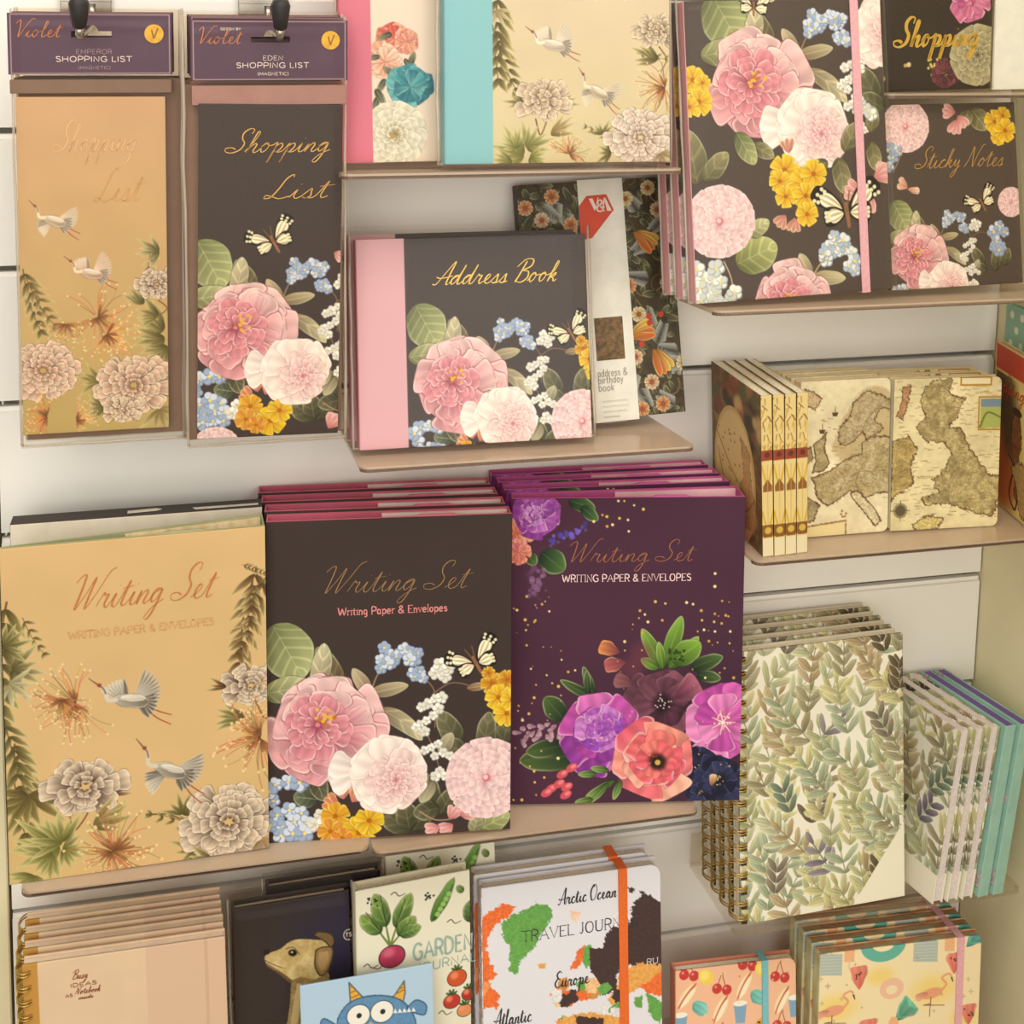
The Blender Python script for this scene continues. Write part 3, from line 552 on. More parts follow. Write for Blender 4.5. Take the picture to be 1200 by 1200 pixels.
def sheet_uk():
    c = Canvas(93, 120.4, (230, 214, 166), (738, 300, 1108, 832), -.02, seed=41); parchment(c, 41)
    land(c, [(840, 330), (880, 300), (930, 300), (925, 360), (980, 370), (960, 420), (930, 470), (975, 480), (1000, 540), (1040, 600), (1075, 640), (1110, 650), (1110, 720), (1090, 790), (1000, 760), (940, 740), (860, 745), (840, 720), (900, 700), (880, 650), (920, 620), (940, 560), (910, 520), (850, 520), (820, 470), (850, 430), (830, 380)], (194, 176, 122), (150, 132, 88), 9, 42)
    land(c, [(735, 520), (790, 500), (820, 540), (800, 600), (815, 660), (780, 690), (735, 720)], (192, 168, 106), (156, 132, 80), 8, 43); land(c, [(765, 330), (795, 320), (785, 380), (770, 440), (750, 430), (765, 380)], (190, 140, 100), (176, 130, 90), 5, 44)
    for i in range(330):
        x, y = c.r.uniform(740, 1100), c.r.uniform(310, 800); c.stroke([(x, y), (x + c.r.uniform(8, 24), y + c.r.uniform(-4, 4))], 2.6, 2, c.r.choice([(120, 92, 50), (150, 120, 64), (104, 96, 56)]), .5)
    c.rect(965, 295, 1070, 322, (236, 222, 180)); 
    for p in ([(965, 295), (1070, 295), (1070, 322), (965, 322), (965, 295)], [(1030, 365), (1112, 365), (1112, 480), (1030, 480), (1030, 365)]): c.stroke(p, 6, 6, (206, 164, 66), smooth=False); c.stroke(p, 2, 2, (130, 90, 40), smooth=False)
    c.rect(1036, 371, 1108, 400, (120, 140, 150)); c.rect(1036, 400, 1108, 474, (170, 176, 96)); c.stroke([(1036, 470), (1060, 420), (1110, 440)], 8, 5, (110, 120, 60))
    c.disc(770, 760, 24, (150, 136, 96)); c.disc(770, 760, 17, (96, 84, 60)); c.stroke([(770, 725), (770, 795)], 3, 2, (96, 84, 60)); c.stroke([(738, 760), (802, 760)], 3, 2, (96, 84, 60)); land(c, [(810, 810), (860, 780), (920, 790), (900, 825), (830, 835)], (206, 186, 120), None, 5, 45)
    return c
def sheet_map_side():
    """left cover of the first pocket map: an oval engraving of a figure on a dark leafy ground"""
    c = Canvas(90, 125, (120, 92, 56), (0, 0, 100, 140), seed=51); r = c.r; c.mottle(.25, 5)
    for i in range(40): c.disc(r.uniform(0, 100), r.uniform(0, 50), r.uniform(3, 9), r.choice([(96, 96, 60), (160, 120, 70), (206, 170, 110), (140, 70, 46), (60, 50, 34)]), .8, soft=.5)
    c.disc(46, 90, 42, (206, 172, 104), ry=62); c.disc(46, 90, 38, (222, 190, 124), ry=58)
    c.poly([(60, 50), (76, 60), (80, 85), (90, 110), (84, 130), (60, 125), (56, 100), (66, 80)], (186, 144, 90), .8, 4, .2, (130, 90, 50), .5, None, 52)
    for p in [((10, 60), (40, 85), (70, 100)), ((12, 75), (30, 110), (60, 130)), ((50, 120), (70, 112), (86, 96))]: c.stroke(list(p), 1.5, 1, (140, 100, 56))
    for i in range(30): x, y = r.uniform(14, 60), r.uniform(50, 140); c.disc(x, y, 1.2, (150, 110, 66))
    return c
def sheet_map_spine():
    c = Canvas(9, 125, (222, 196, 130), (0, 0, 10, 140), seed=53); r = c.r
    for i in range(26): x, y = r.uniform(0, 10), r.uniform(0, 46); c.stroke([(x, y), (x + r.uniform(-5, 5), y + r.uniform(3, 8))], .9, .6, r.choice([(150, 110, 50), (120, 90, 50), (190, 150, 60)]))
    for y0, y1 in [(56, 80), (96, 120)]:
        c.stroke([(0, y0 + 4), (5, y1), (10, y0 + 4)], 1.6, 1.6, (206, 164, 50), smooth=False); c.poly([(1, y1 - 2), (5, y1 - 8), (9, y1 - 2), (9, y1 + 3), (1, y1 + 3)], (140, 90, 40))
    c.rect(0, 47, 10, 56, (150, 66, 44)); c.disc(5, 51, 2.4, (96, 50, 40)); c.rect(0, 112, 10, 122, (130, 84, 40)); c.disc(5, 117, 3, (206, 170, 70)); c.rect(0, 124, 10, 140, (226, 210, 170)); c.stroke([(5, 60), (5, 112)], .5, .5, (190, 156, 90))
    return c
def sheet_dog():
    c = Canvas(87, 210, (54, 44, 40), (778, 290, 1168, 1232), -.16, seed=61); c.disc(1170, 400, 190, (44, 38, 66), .9, soft=.8)
    T, D, L = (190, 164, 106), (120, 96, 60), (218, 196, 140)
    c.poly([(965, 520), (1010, 500), (1085, 505), (1092, 560), (1098, 640), (1140, 760), (1180, 900), (1190, 1300), (880, 1300), (890, 950), (922, 800), (945, 690), (960, 600)], (176, 150, 96), 1, 2, .12, None, .5, (140, 116, 74), 62, True)
    c.poly([(985, 540), (1010, 560), (990, 640), (970, 760), (955, 760), (965, 640)], (214, 190, 136), .8, 2, 0, None, .5, None, 63, True)
    c.poly([(878, 455), (890, 440), (930, 425), (965, 400), (1000, 392), (1050, 395), (1085, 400), (1100, 430), (1090, 500), (1040, 530), (1000, 520), (965, 530), (940, 510), (905, 490), (885, 475)], T, 1, 1.5, .08, None, .5, L, 64, True)
    c.poly([(885, 470), (930, 500), (970, 532), (960, 540), (925, 510), (885, 482)], D, .7, 1, smooth=True)
    c.poly([(1045, 380), (1060, 368), (1100, 375), (1112, 400), (1100, 420), (1080, 400)], D, 1, 1, .1, (60, 46, 34), .5, None, 65, True); c.poly([(1050, 430), (1075, 420), (1105, 425), (1100, 470), (1080, 510), (1060, 515), (1045, 480)], (150, 124, 80), 1, 1, .1, (84, 62, 40), .6, None, 66, True)
    c.poly([(1060, 440), (1090, 435), (1090, 470), (1070, 500), (1056, 478)], (196, 160, 110), .7, 1, smooth=True)
    c.disc(886, 434, 13, (36, 28, 26), ry=10); c.disc(972, 438, 16, (80, 60, 40), ry=12, ang=20); c.disc(974, 440, 10, (26, 20, 18)); c.disc(970, 436, 3, (240, 230, 210)); c.stroke([(950, 425), (975, 420), (995, 445)], 4, 3, D); c.stroke([(880, 462), (910, 478), (940, 490)], 3, 2, (90, 70, 46))
    c.disc(1162, 378, 19, (226, 220, 206)); c.disc(1162, 378, 16, (50, 44, 60))
    return c
def sheet_garden():
    c = Canvas(88, 210, (232, 226, 202), (205, 235, 552, 1064), -.2, seed=71); ink = (44, 46, 36)
    for a, L in [(-125, 110), (-100, 140), (-72, 135), (-50, 90)]:
        c.stroke([(305, 405), off(305, 405, a, L * .5)], 7, 5, (110, 130, 60)); p = off(305, 400, a, L * .42)
        leaf(c, *p, a + (8 if a > -90 else -8), L * .8, 50, (60, 92, 36), (140, 168, 84), (190, 206, 130), 14); c.stroke([p, off(*p, a, L * .7)], 2.5, 2, ink)
    leaf(c, 335, 370, -12, 66, 40, (60, 92, 36), (130, 160, 76)); 
    c.disc(310, 437, 41, (44, 30, 34), ry=36); c.disc(310, 437, 38, (176, 56, 84), ry=33); c.disc(300, 425, 18, (214, 110, 130), .8, ry=14, soft=.6); c.stroke([(280, 462), (270, 475), (245, 470)], 4, 2, (150, 50, 70))
    c.petal(432, 327, -60, 140, 36, (70, 110, 44), (126, 170, 84), None, a=.5, b=.6, out=ink, outw=.5); c.stroke([(436, 322), (470, 280), (498, 212)], 2.5, 2, ink)
    for i in range(5): c.disc(450 + i * 9, 305 - i * 16, 8, (150, 190, 100))
    leaf(c, 530, 235, -130, 30, 20, (60, 92, 36), (120, 150, 76)); leaf(c, 560, 330, -100, 70, 50, (40, 60, 30), (110, 140, 76))
    for i in range(12): c.disc(255 + c.r.uniform(-16, 16), 265 + c.r.uniform(-14, 14), 3, ink)
    for i in range(10): c.disc(428 + c.r.uniform(-16, 16), 252 + c.r.uniform(-14, 14), 3.4, ink)
    for x, y in [(330, 244), (500, 330), (245, 468), (470, 620)]: c.stroke([(x - 20, y), (x - 8, y - 8), (x + 4, y + 4), (x + 22, y - 4)], 3, 2, ink)
    for x, y, R, cl in [(508, 507, 29, (206, 84, 44)), (491, 582, 25, (190, 56, 44)), (545, 560, 22, (176, 50, 40)), (530, 612, 22, (226, 140, 90))]:
        c.disc(x, y, R + 2, ink, ry=R - 1); c.disc(x, y, R, cl, ry=R - 3); c.disc(x - 8, y - 7, R * .4, (240, 150, 110), .8, soft=.6)
        for a in (-150, -110, -70, -30): c.petal(x, y - R + 6, a, 20, 7, (50, 76, 36), (80, 110, 50))
    for i in range(16): leaf(c, c.r.uniform(230, 540), c.r.uniform(700, 1040), c.r.uniform(0, 360), 60, 30, (60, 92, 36), (140, 168, 84))
    return c
def sheet_monster():
    c = Canvas(99, 120, (176, 202, 222), (35, 520, 440, 1012), -.17, seed=81); B, D = (96, 140, 178), (56, 84, 110)
    for pts in ([(185, 575), (182, 510), (225, 558), (215, 580)], [(312, 560), (350, 505), (352, 540), (345, 572)]):
        c.poly(pts, (226, 170, 60), 1, 0, 0, D, .5)
        x, y = pts[0]; q = pts[1]
        for t in (.25, .5, .75): c.stroke([(pts[0][0] + (q[0] - pts[0][0]) * t, pts[0][1] + (q[1] - pts[0][1]) * t), (pts[2][0] + (q[0] - pts[2][0]) * t, pts[2][1] + (q[1] - pts[2][1]) * t)], 4, 4, (150, 110, 60))
    c.poly([(140, 660), (150, 610), (185, 570), (240, 552), (300, 552), (345, 570), (375, 610), (385, 680), (380, 900), (140, 900)], B, 1, 2, .08, D, .5, None, 82, True)
    c.poly([(355, 590), (385, 565), (415, 580), (410, 610), (380, 605)], B, 1, 1, .05, D, .5, None, 83, True); c.poly([(140, 640), (105, 620), (95, 640), (130, 665)], B, 1, 1, .05, D, .5, None, 84, True)
    for x, y in [(208, 612), (280, 600)]: c.disc(x, y, 37, D, ry=35); c.disc(x, y, 34, (238, 234, 220), ry=32); c.disc(x + 2, y, 8, (40, 40, 44))
    c.poly([(235, 640), (245, 632), (255, 640), (246, 655)], (226, 180, 80))
    for i in range(6): c.poly([(300 + i * 14, 606 - i), (306 + i * 14, 592 - i), (313 + i * 14, 606 - i)], (238, 234, 220))
    return c
def sheet_travel():
    c = Canvas(145, 210, (224, 222, 228), (585, 210, 1130, 1000), -.115, seed=91); R = 7
    O, G, K, T = (232, 112, 54), (104, 162, 78), (70, 52, 50), (226, 164, 84)
    P = lambda pts, col, rough=R, seed=1: c.poly(pts, col, 1, rough, .12, None, .5, None, 90 + seed)
    P([(560, 330), (600, 280), (640, 255), (685, 262), (670, 290), (630, 310), (600, 350), (590, 400), (560, 400)], O, 8, 1); P([(560, 400), (600, 390), (610, 430), (630, 460), (600, 480), (635, 520), (630, 560), (590, 550), (560, 600)], O, 9, 2); P([(570, 470), (610, 490), (560, 560)], (240, 150, 90), 6, 3)
    P([(640, 320), (670, 290), (720, 275), (750, 252), (780, 262), (800, 290), (770, 330), (740, 390), (700, 420), (682, 462), (664, 450), (668, 380), (650, 360)], G, 8, 4)
    P([(750, 432), (775, 432), (770, 446), (752, 444)], T, 3, 5); P([(845, 455), (870, 400), (895, 380), (890, 420), (870, 450)], O, 5, 6); P([(885, 430), (890, 390), (912, 380), (915, 440), (895, 450)], G, 5, 7); P([(850, 280), (880, 285), (870, 320), (850, 300)], (240, 200, 170), 5, 8)
    P([(905, 390), (940, 395), (960, 350), (1000, 320), (1030, 290), (1060, 250), (1085, 235), (1110, 250), (1140, 270), (1140, 450), (1060, 450), (1000, 450), (985, 520), (950, 525), (915, 470), (910, 430)], K, 9, 9)
    P([(985, 300), (1010, 270), (1040, 300), (1020, 340), (980, 330)], (228, 226, 230), 5, 10); P([(1025, 215), (1050, 220), (1040, 234)], K, 4, 11); P([(1060, 225), (1080, 230), (1075, 242)], K, 3, 12)
    P([(1000, 470), (1060, 440), (1140, 450), (1140, 520), (1080, 500), (1020, 540), (985, 510)], T, 8, 13); P([(1060, 510), (1110, 480), (1140, 470), (1140, 540), (1090, 535)], O, 7, 14); P([(1080, 530), (1140, 570), (1125, 626), (1090, 600)], G, 6, 15); P([(1040, 545), (1070, 535), (1065, 575), (1045, 570)], G, 4, 16)
    for i in range(60):
        x, y = c.r.uniform(800, 1020), c.r.uniform(490, 760)
        P([off(x, y, a, c.r.uniform(14, 30)) for a in range(0, 360, 60)], c.r.choice([O, G, K, T, (236, 190, 140), (224, 222, 220), (206, 140, 76), O]), 4, 20 + i % 5)
    P([(800, 600), (880, 580), (1020, 600), (1010, 760), (820, 800)], T, 8, 17); P([(860, 590), (950, 600), (940, 680), (870, 660)], K, 5, 18)
    P([(640, 760), (760, 740), (800, 860), (700, 960), (630, 880)], G, 9, 19)
    return c
def sheet_cherry():
    c = Canvas(104, 145, (238, 186, 150), (125, 290, 497, 808), -.085, seed=101); r = c.r
    def cherry(x, y):
        for dx, dy in ((-14, 0), (16, 4)): c.stroke([(x + dx, y + dy), (x + dx * .3, y - 30), (x + 4, y - 44)], 3, 2, (150, 90, 60))
        for dx, dy in ((-14, 0), (16, 4)): c.disc(x + dx, y + dy, 15, (196, 62, 56)); c.disc(x + dx - 4, y + dy - 5, 4, (240, 160, 150), .8)
    def hotdog(x, y, a): c.disc(x, y, 40, (240, 220, 176), ry=15, ang=a); c.disc(x, y, 44, (206, 110, 76), ry=6, ang=a); c.disc(x + 2, y + 6, 36, (246, 232, 196), ry=6, ang=a)
    def cup(x, y): c.poly([(x - 20, y - 24), (x + 20, y - 24), (x + 14, y + 30), (x - 14, y + 30)], (130, 164, 190)); c.disc(x, y - 26, 21, (240, 236, 220), ry=8)
    def taco(x, y): c.petal(x - 22, y - 12, 40, 56, 40, (110, 190, 180), (150, 210, 196), None, a=.6, b=.6)
    def lemon(x, y): c.disc(x, y, 26, (238, 206, 84), ry=20, ang=40); c.disc(x - 4, y - 4, 14, (246, 226, 130), .8, soft=.5)
    def cookie(x, y): 
        c.disc(x, y, 22, (226, 170, 70))
        for i in range(7): c.disc(x + r.uniform(-14, 14), y + r.uniform(-14, 14), 3.5, (110, 60, 40))
    S = [(cherry, 165, 300), (lemon, 218, 308), (cherry, 265, 342), (cherry, 345, 276), (hotdog, 335, 335, -60), (lemon, 392, 292), (cherry, 445, 312), (hotdog, 160, 360, -50), (taco, 200, 392), (hotdog, 262, 400, -60), (taco, 378, 366), (cup, 322, 412), (cup, 140, 440), (hotdog, 452, 380, -60), (cookie, 390, 450), (cherry, 265, 482), (cherry, 450, 452), (cookie, 215, 470), (cup, 492, 400), (lemon, 180, 520), (hotdog, 330, 520, -40), (taco, 400, 540), (cup, 250, 580), (cherry, 330, 620), (cookie, 160, 640), (lemon, 420, 640), (hotdog, 220, 700, -50), (cherry, 400, 740)]
    for f, *a in S: f(*a)
    for i in range(50): c.disc(r.uniform(125, 500), r.uniform(270, 800), 2.6, r.choice([(226, 206, 190), (206, 120, 110), (240, 214, 130)]))
    return c
def sheet_flamingo():
    c = Canvas(145.6, 200, (242, 222, 178), (570, 240, 1057, 909), -.115, seed=111); r = c.r
    for x, y, R in [(620, 390, 60), (915, 340, 66), (750, 300, 40), (1010, 420, 40), (690, 480, 60), (600, 620, 60), (900, 600, 70)]: c.disc(x, y, R, (240, 208, 110), .75, ry=R * .6, soft=.7)
    def flam(x, y):
        k = (232, 160, 124); c.disc(x, y, 34, k, ry=15, ang=-8); c.petal(x - 10, y, 165, 40, 22, (222, 140, 110), (240, 180, 150))
        c.stroke([(x + 24, y - 4), (x + 44, y - 26), (x + 30, y - 44), (x + 52, y - 56), (x + 60, y - 44)], 7, 5, k); c.stroke([(x + 60, y - 44), (x + 64, y - 34)], 5, 3, (70, 56, 60)); c.stroke([(x - 2, y + 12), (x - 4, y + 66)], 2.4, 2, (110, 76, 70)); c.stroke([(x - 2, y + 30), (x - 24, y + 34), (x + 40, y + 34)], 2.4, 2, (110, 76, 70), smooth=False)
    def melon(x, y, k=1): c.petal(x, y + 34 * k, -92, 68 * k, 56 * k, (226, 120, 100), (236, 140, 120), (240, 190, 160), a=.9, b=.15); [c.disc(x + r.uniform(-16, 16) * k, y + r.uniform(-18, 4) * k, 2.6, (70, 50, 50)) for i in range(6)]
    def lolly(x, y): c.poly([(x - 15, y + 25), (x - 15, y - 20), (x - 8, y - 34), (x + 8, y - 34), (x + 15, y - 20), (x + 15, y + 25)], (238, 180, 130)); c.stroke([(x, y + 25), (x, y + 44)], 7, 7, (226, 206, 170))
    def fan(x, y, col): c.petal(x - 26, y + 24, -42, 72, 70, [q * .8 for q in col], col, (236, 230, 210), a=1.0, b=.12, vein=9)
    def block(x, y): c.rect(x - 36, y - 30, x + 38, y + 30, (176, 186, 176)); [c.stroke([(x - 34, y - 22 + i * 9), (x + 36, y - 25 + i * 9)], 1.6, 1.6, (206, 206, 190)) for i in range(6)]
    def ring(x, y): c.disc(x, y, 36, (238, 190, 160), ry=30); c.disc(x, y + 4, 17, (242, 222, 178), ry=13)
    c.disc(757, 210, 68, (104, 178, 160), ry=50); c.disc(757, 205, 36, (246, 226, 180), ry=26)
    block(597, 268); block(884, 230); lolly(656, 235); lolly(958, 205); melon(688, 305); ring(786, 335); flam(612, 398); flam(908, 350); fan(824, 405, (110, 180, 150)); fan(1035, 195, (104, 180, 170)); melon(975, 265, .9); melon(1025, 412, .9); melon(722, 455); lolly(795, 450); block(650, 520); flam(900, 520); ring(1010, 500); fan(720, 560, (110, 180, 150)); lolly(820, 600); flam(640, 640); melon(940, 640); block(780, 700); ring(620, 760); fan(920, 760, (240, 190, 120)); flam(1000, 800); melon(720, 820)
    for i in range(60): x, y = r.uniform(570, 1060), r.uniform(180, 900); k = r.uniform(3, 8); c.stroke([(x - k, y), (x + k, y)], 2, 2, (170, 150, 130), .7); c.stroke([(x, y - k), (x, y + k)], 2, 2, (170, 150, 130), .7)
    return c
def sheet_beige():
    c = Canvas(140, 210, (220, 190, 156), (55, 490, 747, 1528), -.12, seed=121); c.mottle(.02, 20)
    c.rect(0, 300, 106, 1700, (190, 140, 66)); c.rect(470, 300, 800, 1700, (214, 180, 150)); c.rect(672, 300, 684, 1700, (204, 168, 138)); return c
def sheet_western():
    """front of the small pulp-style book by the side wall"""
    c = Canvas(112, 137, (230, 208, 124), (0, 0, 110, 137), seed=131); c.mottle(.08, 14)
    c.disc(12, 62, 26, (84, 58, 34), .95, ry=46, soft=.4); c.disc(16, 112, 24, (184, 86, 36), .9, ry=24, soft=.5); c.disc(4, 92, 14, (190, 92, 40), .9, ry=30, soft=.4)
    c.poly([(30, 62), (34, 50), (42, 52), (46, 70), (42, 92), (50, 112), (46, 122), (36, 118), (38, 98), (30, 84)], (150, 96, 54), 1, 1.5, .2, (70, 44, 26), .7, (120, 70, 40), 132, True)
    c.disc(38, 49, 8, (70, 46, 30), ry=3.4); c.stroke([(26, 88), (34, 96), (28, 120), (38, 130), (44, 108)], 2.4, 2, (70, 44, 26)); c.poly([(30, 98), (46, 88), (60, 96), (62, 126), (46, 132), (40, 112)], (186, 150, 90), 1, 2, .2, (80, 50, 28), .6, None, 133, True)
    for x, y, h in [(54, 34, 22), (62, 38, 16), (72, 36, 20)]: c.rect(x, y, x + 5, y + h, (52, 44, 34))
    c.rect(-5, -5, 120, 23, (198, 74, 46)); c.rect(-5, 22, 120, 24, (232, 200, 120)); c.rect(-5, -5, 120, 1.5, (226, 196, 130)); c.rect(-5, -5, 2, 140, (222, 180, 110)); return c
def sheet_dots():
    c = Canvas(112, 165, (150, 188, 160), (0, 0, 110, 165), seed=141)
    for j in range(14):
        for i in range(9): c.disc(8 + i * 13 + (j % 2) * 6.5, 8 + j * 12, 2.6, (234, 232, 206), ry=3.2)
    return c
def sheet_header():
    c = Canvas(104, 40, (82, 53, 74), (0, 0, 104, 40), seed=151); c.mottle(.05, 12)
    for p in ([(2, .9), (102, .9), (102, 39), (2, 39), (2, .9)],): c.stroke(p, .6, .6, (190, 160, 160), smooth=False)
    return c
# ================================================================= scene helpers
import bpy, bmesh
from mathutils import Matrix, Vector
SCN = bpy.context.scene; COL = SCN.collection

def lin(v): return v / 12.92 if v <= .04045 else ((v + .055) / 1.055) ** 2.4
def rgb(c): return tuple(lin(x / 255) for x in c) + (1,)
def set_in(b, **k):
    for n, v in k.items(): b.inputs[n.replace('_', ' ')].default_value = v
_m = {}
def mat(name, c, rough=.55, metal=0.0, grain=.05, scale=90, spec=.35, c2=None):
    """paint, card or paper: a base colour with a fine procedural grain"""
    if name in _m: return _m[name]
    m = bpy.data.materials.new(name); m.use_nodes = True; n = m.node_tree.nodes; l = m.node_tree.links
    b = n['Principled BSDF']; set_in(b, Roughness=rough, Metallic=metal, Specular_IOR_Level=spec)
    t = n.new('ShaderNodeTexNoise'); t.inputs['Scale'].default_value = scale; t.inputs['Detail'].default_value = 3
    tc = n.new('ShaderNodeTexCoord'); l.new(tc.outputs['Object'], t.inputs['Vector'])
    r = n.new('ShaderNodeValToRGB'); r.color_ramp.elements[0].position = .3; r.color_ramp.elements[1].position = .7
    a = rgb(c); q = rgb(c2) if c2 else a
    r.color_ramp.elements[0].color = tuple(x * (1 - grain) for x in a[:3]) + (1,); r.color_ramp.elements[1].color = tuple(min(1, x * (1 + grain)) for x in q[:3]) + (1,)
    l.new(t.outputs['Fac'], r.inputs['Fac']); l.new(r.outputs['Color'], b.inputs['Base Color'])
    _m[name] = m; return m
def mat_print(name, rough=.5, spec=.3):
    if name in _m: return _m[name]
    m = bpy.data.materials.new(name); m.use_nodes = True; n = m.node_tree.nodes; l = m.node_tree.links
    b = n['Principled BSDF']; set_in(b, Roughness=rough, Specular_IOR_Level=spec)
    a = n.new('ShaderNodeAttribute'); a.attribute_name = 'Ink'; l.new(a.outputs['Color'], b.inputs['Base Color'])
    t = n.new('ShaderNodeTexNoise'); t.inputs['Scale'].default_value = 40; tc = n.new('ShaderNodeTexCoord'); l.new(tc.outputs['Object'], t.inputs['Vector'])
    r = n.new('ShaderNodeMapRange'); r.inputs['To Min'].default_value = rough - .05; r.inputs['To Max'].default_value = rough + .05; l.new(t.outputs['Fac'], r.inputs['Value']); l.new(r.outputs[0], b.inputs['Roughness'])
    _m[name] = m; return m
def mat_film(name, tint=(.97, .95, .92), gloss=.9, rough=.17, haze=.0, bump=.0, scale=38, body=(200, 190, 175), ior=1.16):
    """clear film or acrylic: mostly see-through with a sharp surface reflection"""
    if name in _m: return _m[name]
    m = bpy.data.materials.new(name); m.use_nodes = True; n = m.node_tree.nodes; l = m.node_tree.links
    n.remove(n['Principled BSDF']); out = n['Material Output']
    tr = n.new('ShaderNodeBsdfTransparent'); tr.inputs['Color'].default_value = tint + (1,)
    gl = n.new('ShaderNodeBsdfGlossy'); gl.inputs['Roughness'].default_value = rough; gl.inputs['Color'].default_value = (gloss,) * 3 + (1,)
    fr = n.new('ShaderNodeLayerWeight'); fr.inputs['Blend'].default_value = .5
    pw = n.new('ShaderNodeMath'); pw.operation = 'POWER'; pw.inputs[1].default_value = 4.5; l.new(fr.outputs['Facing'], pw.inputs[0])
    ma = n.new('ShaderNodeMath'); ma.operation = 'MULTIPLY_ADD'; ma.inputs[1].default_value = .5; ma.inputs[2].default_value = (ior - 1) ** 2 / (ior + 1) ** 2; l.new(pw.outputs[0], ma.inputs[0])
    if bump:
        t = n.new('ShaderNodeTexNoise'); t.inputs['Scale'].default_value = scale; t.inputs['Detail'].default_value = 2; tc = n.new('ShaderNodeTexCoord'); l.new(tc.outputs['Object'], t.inputs['Vector'])
        u = n.new('ShaderNodeBump'); u.inputs['Strength'].default_value = bump; u.inputs['Distance'].default_value = .004; l.new(t.outputs['Fac'], u.inputs['Height']); l.new(u.outputs['Normal'], gl.inputs['Normal']); l.new(u.outputs['Normal'], fr.inputs['Normal'])
    src = tr.outputs[0]
    if haze:
        d = n.new('ShaderNodeBsdfDiffuse'); d.inputs['Color'].default_value = rgb(body); x = n.new('ShaderNodeMixShader'); x.inputs[0].default_value = haze
        l.new(tr.outputs[0], x.inputs[1]); l.new(d.outputs[0], x.inputs[2]); src = x.outputs[0]
    x = n.new('ShaderNodeMixShader'); l.new(ma.outputs[0], x.inputs[0]); l.new(src, x.inputs[1]); l.new(gl.outputs[0], x.inputs[2]); l.new(x.outputs[0], out.inputs[0])
    _m[name] = m; return m

def link(name, me, parent=None, m=None):
    o = bpy.data.objects.new(name, me); COL.objects.link(o)
    if m is not None: me.materials.append(m)
    if parent is not None: o.parent = parent
    return o
def pose(x, y, z, yaw=0, lean=0, roll=0):
    return Matrix.Translation((x, y, z)) @ Matrix.Rotation(rad(yaw), 4, 'Z') @ Matrix.Rotation(rad(-lean), 4, 'X') @ Matrix.Rotation(rad(roll), 4, 'Y')
def thing(name, label, cat, M, group=None):
    o = bpy.data.objects.new(name, None); COL.objects.link(o); o.empty_display_size = .02
    o.matrix_world = M; o['label'] = label; o['category'] = cat
    if group: o['group'] = group
    return o
def tag(o, label, cat, group=None):
    o['label'] = label; o['category'] = cat
    if group: o['group'] = group
    return o
def dup(root, M, label, name=None):
    """a copy of a thing with copies of its parts and sub-parts"""
    r = root.copy(); COL.objects.link(r); r.matrix_world = M; r['label'] = label
    if name: r.name = name
    for ch in list(root.children):
        c = ch.copy(); COL.objects.link(c); c.parent = r
        for g in list(ch.children):
            d = g.copy(); COL.objects.link(d); d.parent = c
    return r
def mesh(name, vs, fs, m=None, parent=None, smooth=False):
    me = bpy.data.meshes.new(name); me.from_pydata([tuple(v) for v in vs], [], fs); me.update()
    if smooth: me.polygons.foreach_set('use_smooth', [True] * len(me.polygons))
    return link(name, me, parent, m)
def box(name, x0, x1, y0, y1, z0, z1, m, parent=None, bev=.0004, seg=1):
    bm = bmesh.new(); bmesh.ops.create_cube(bm, size=1)
    for v in bm.verts: v.co = Vector(((x0 + x1) / 2 + v.co.x * (x1 - x0), (y0 + y1) / 2 + v.co.y * (y1 - y0), (z0 + z1) / 2 + v.co.z * (z1 - z0)))
    if bev: bmesh.ops.bevel(bm, geom=bm.edges[:], offset=min(bev, (x1 - x0) * .3, (y1 - y0) * .3, (z1 - z0) * .3), segments=seg, affect='EDGES', profile=.5)
    me = bpy.data.meshes.new(name); bm.to_mesh(me); bm.free()
    return link(name, me, parent, m)
def prism(name, pts, a0, a1, axis, m, parent=None, bev=0):
    """extrude a 2D outline along an axis: 'x' takes (y,z), 'y' takes (x,z), 'z' takes (x,y)"""
    f = {'x': lambda p, t: (t, p[0], p[1]), 'y': lambda p, t: (p[0], t, p[1]), 'z': lambda p, t: (p[0], p[1], t)}[axis]
    n = len(pts); bm = bmesh.new(); A = [bm.verts.new(f(p, a0)) for p in pts]; B = [bm.verts.new(f(p, a1)) for p in pts]
    bm.faces.new(A); bm.faces.new(B[::-1])
    for i in range(n): bm.faces.new((A[i], B[i], B[(i + 1) % n], A[(i + 1) % n]))
    bmesh.ops.recalc_face_normals(bm, faces=bm.faces[:])
    if bev: bmesh.ops.bevel(bm, geom=[e for e in bm.edges], offset=bev, segments=2, affect='EDGES', profile=.5)
    me = bpy.data.meshes.new(name); bm.to_mesh(me); bm.free(); return link(name, me, parent, m)
def tube(bm, P, r, n=8, cap=True):
    P = [Vector(p) for p in P]; rings = []
    up = Vector((.13, .31, .94))
    for i, p in enumerate(P):
        d = (P[min(i + 1, len(P) - 1)] - P[max(i - 1, 0)]).normalized(); a = d.cross(up)
        if a.length < .05: a = d.cross(Vector((1, 0, 0)))
        a.normalize(); b = d.cross(a); q = r[i] if isinstance(r, (list, tuple)) else r
        rings.append([bm.verts.new(p + (a * math.cos(6.2832 * k / n) + b * math.sin(6.2832 * k / n)) * q) for k in range(n)])
    for A, B in zip(rings, rings[1:]):
        for k in range(n): bm.faces.new((A[k], A[(k + 1) % n], B[(k + 1) % n], B[k])).smooth = True
    if cap: bm.faces.new(rings[0][::-1]); bm.faces.new(rings[-1])
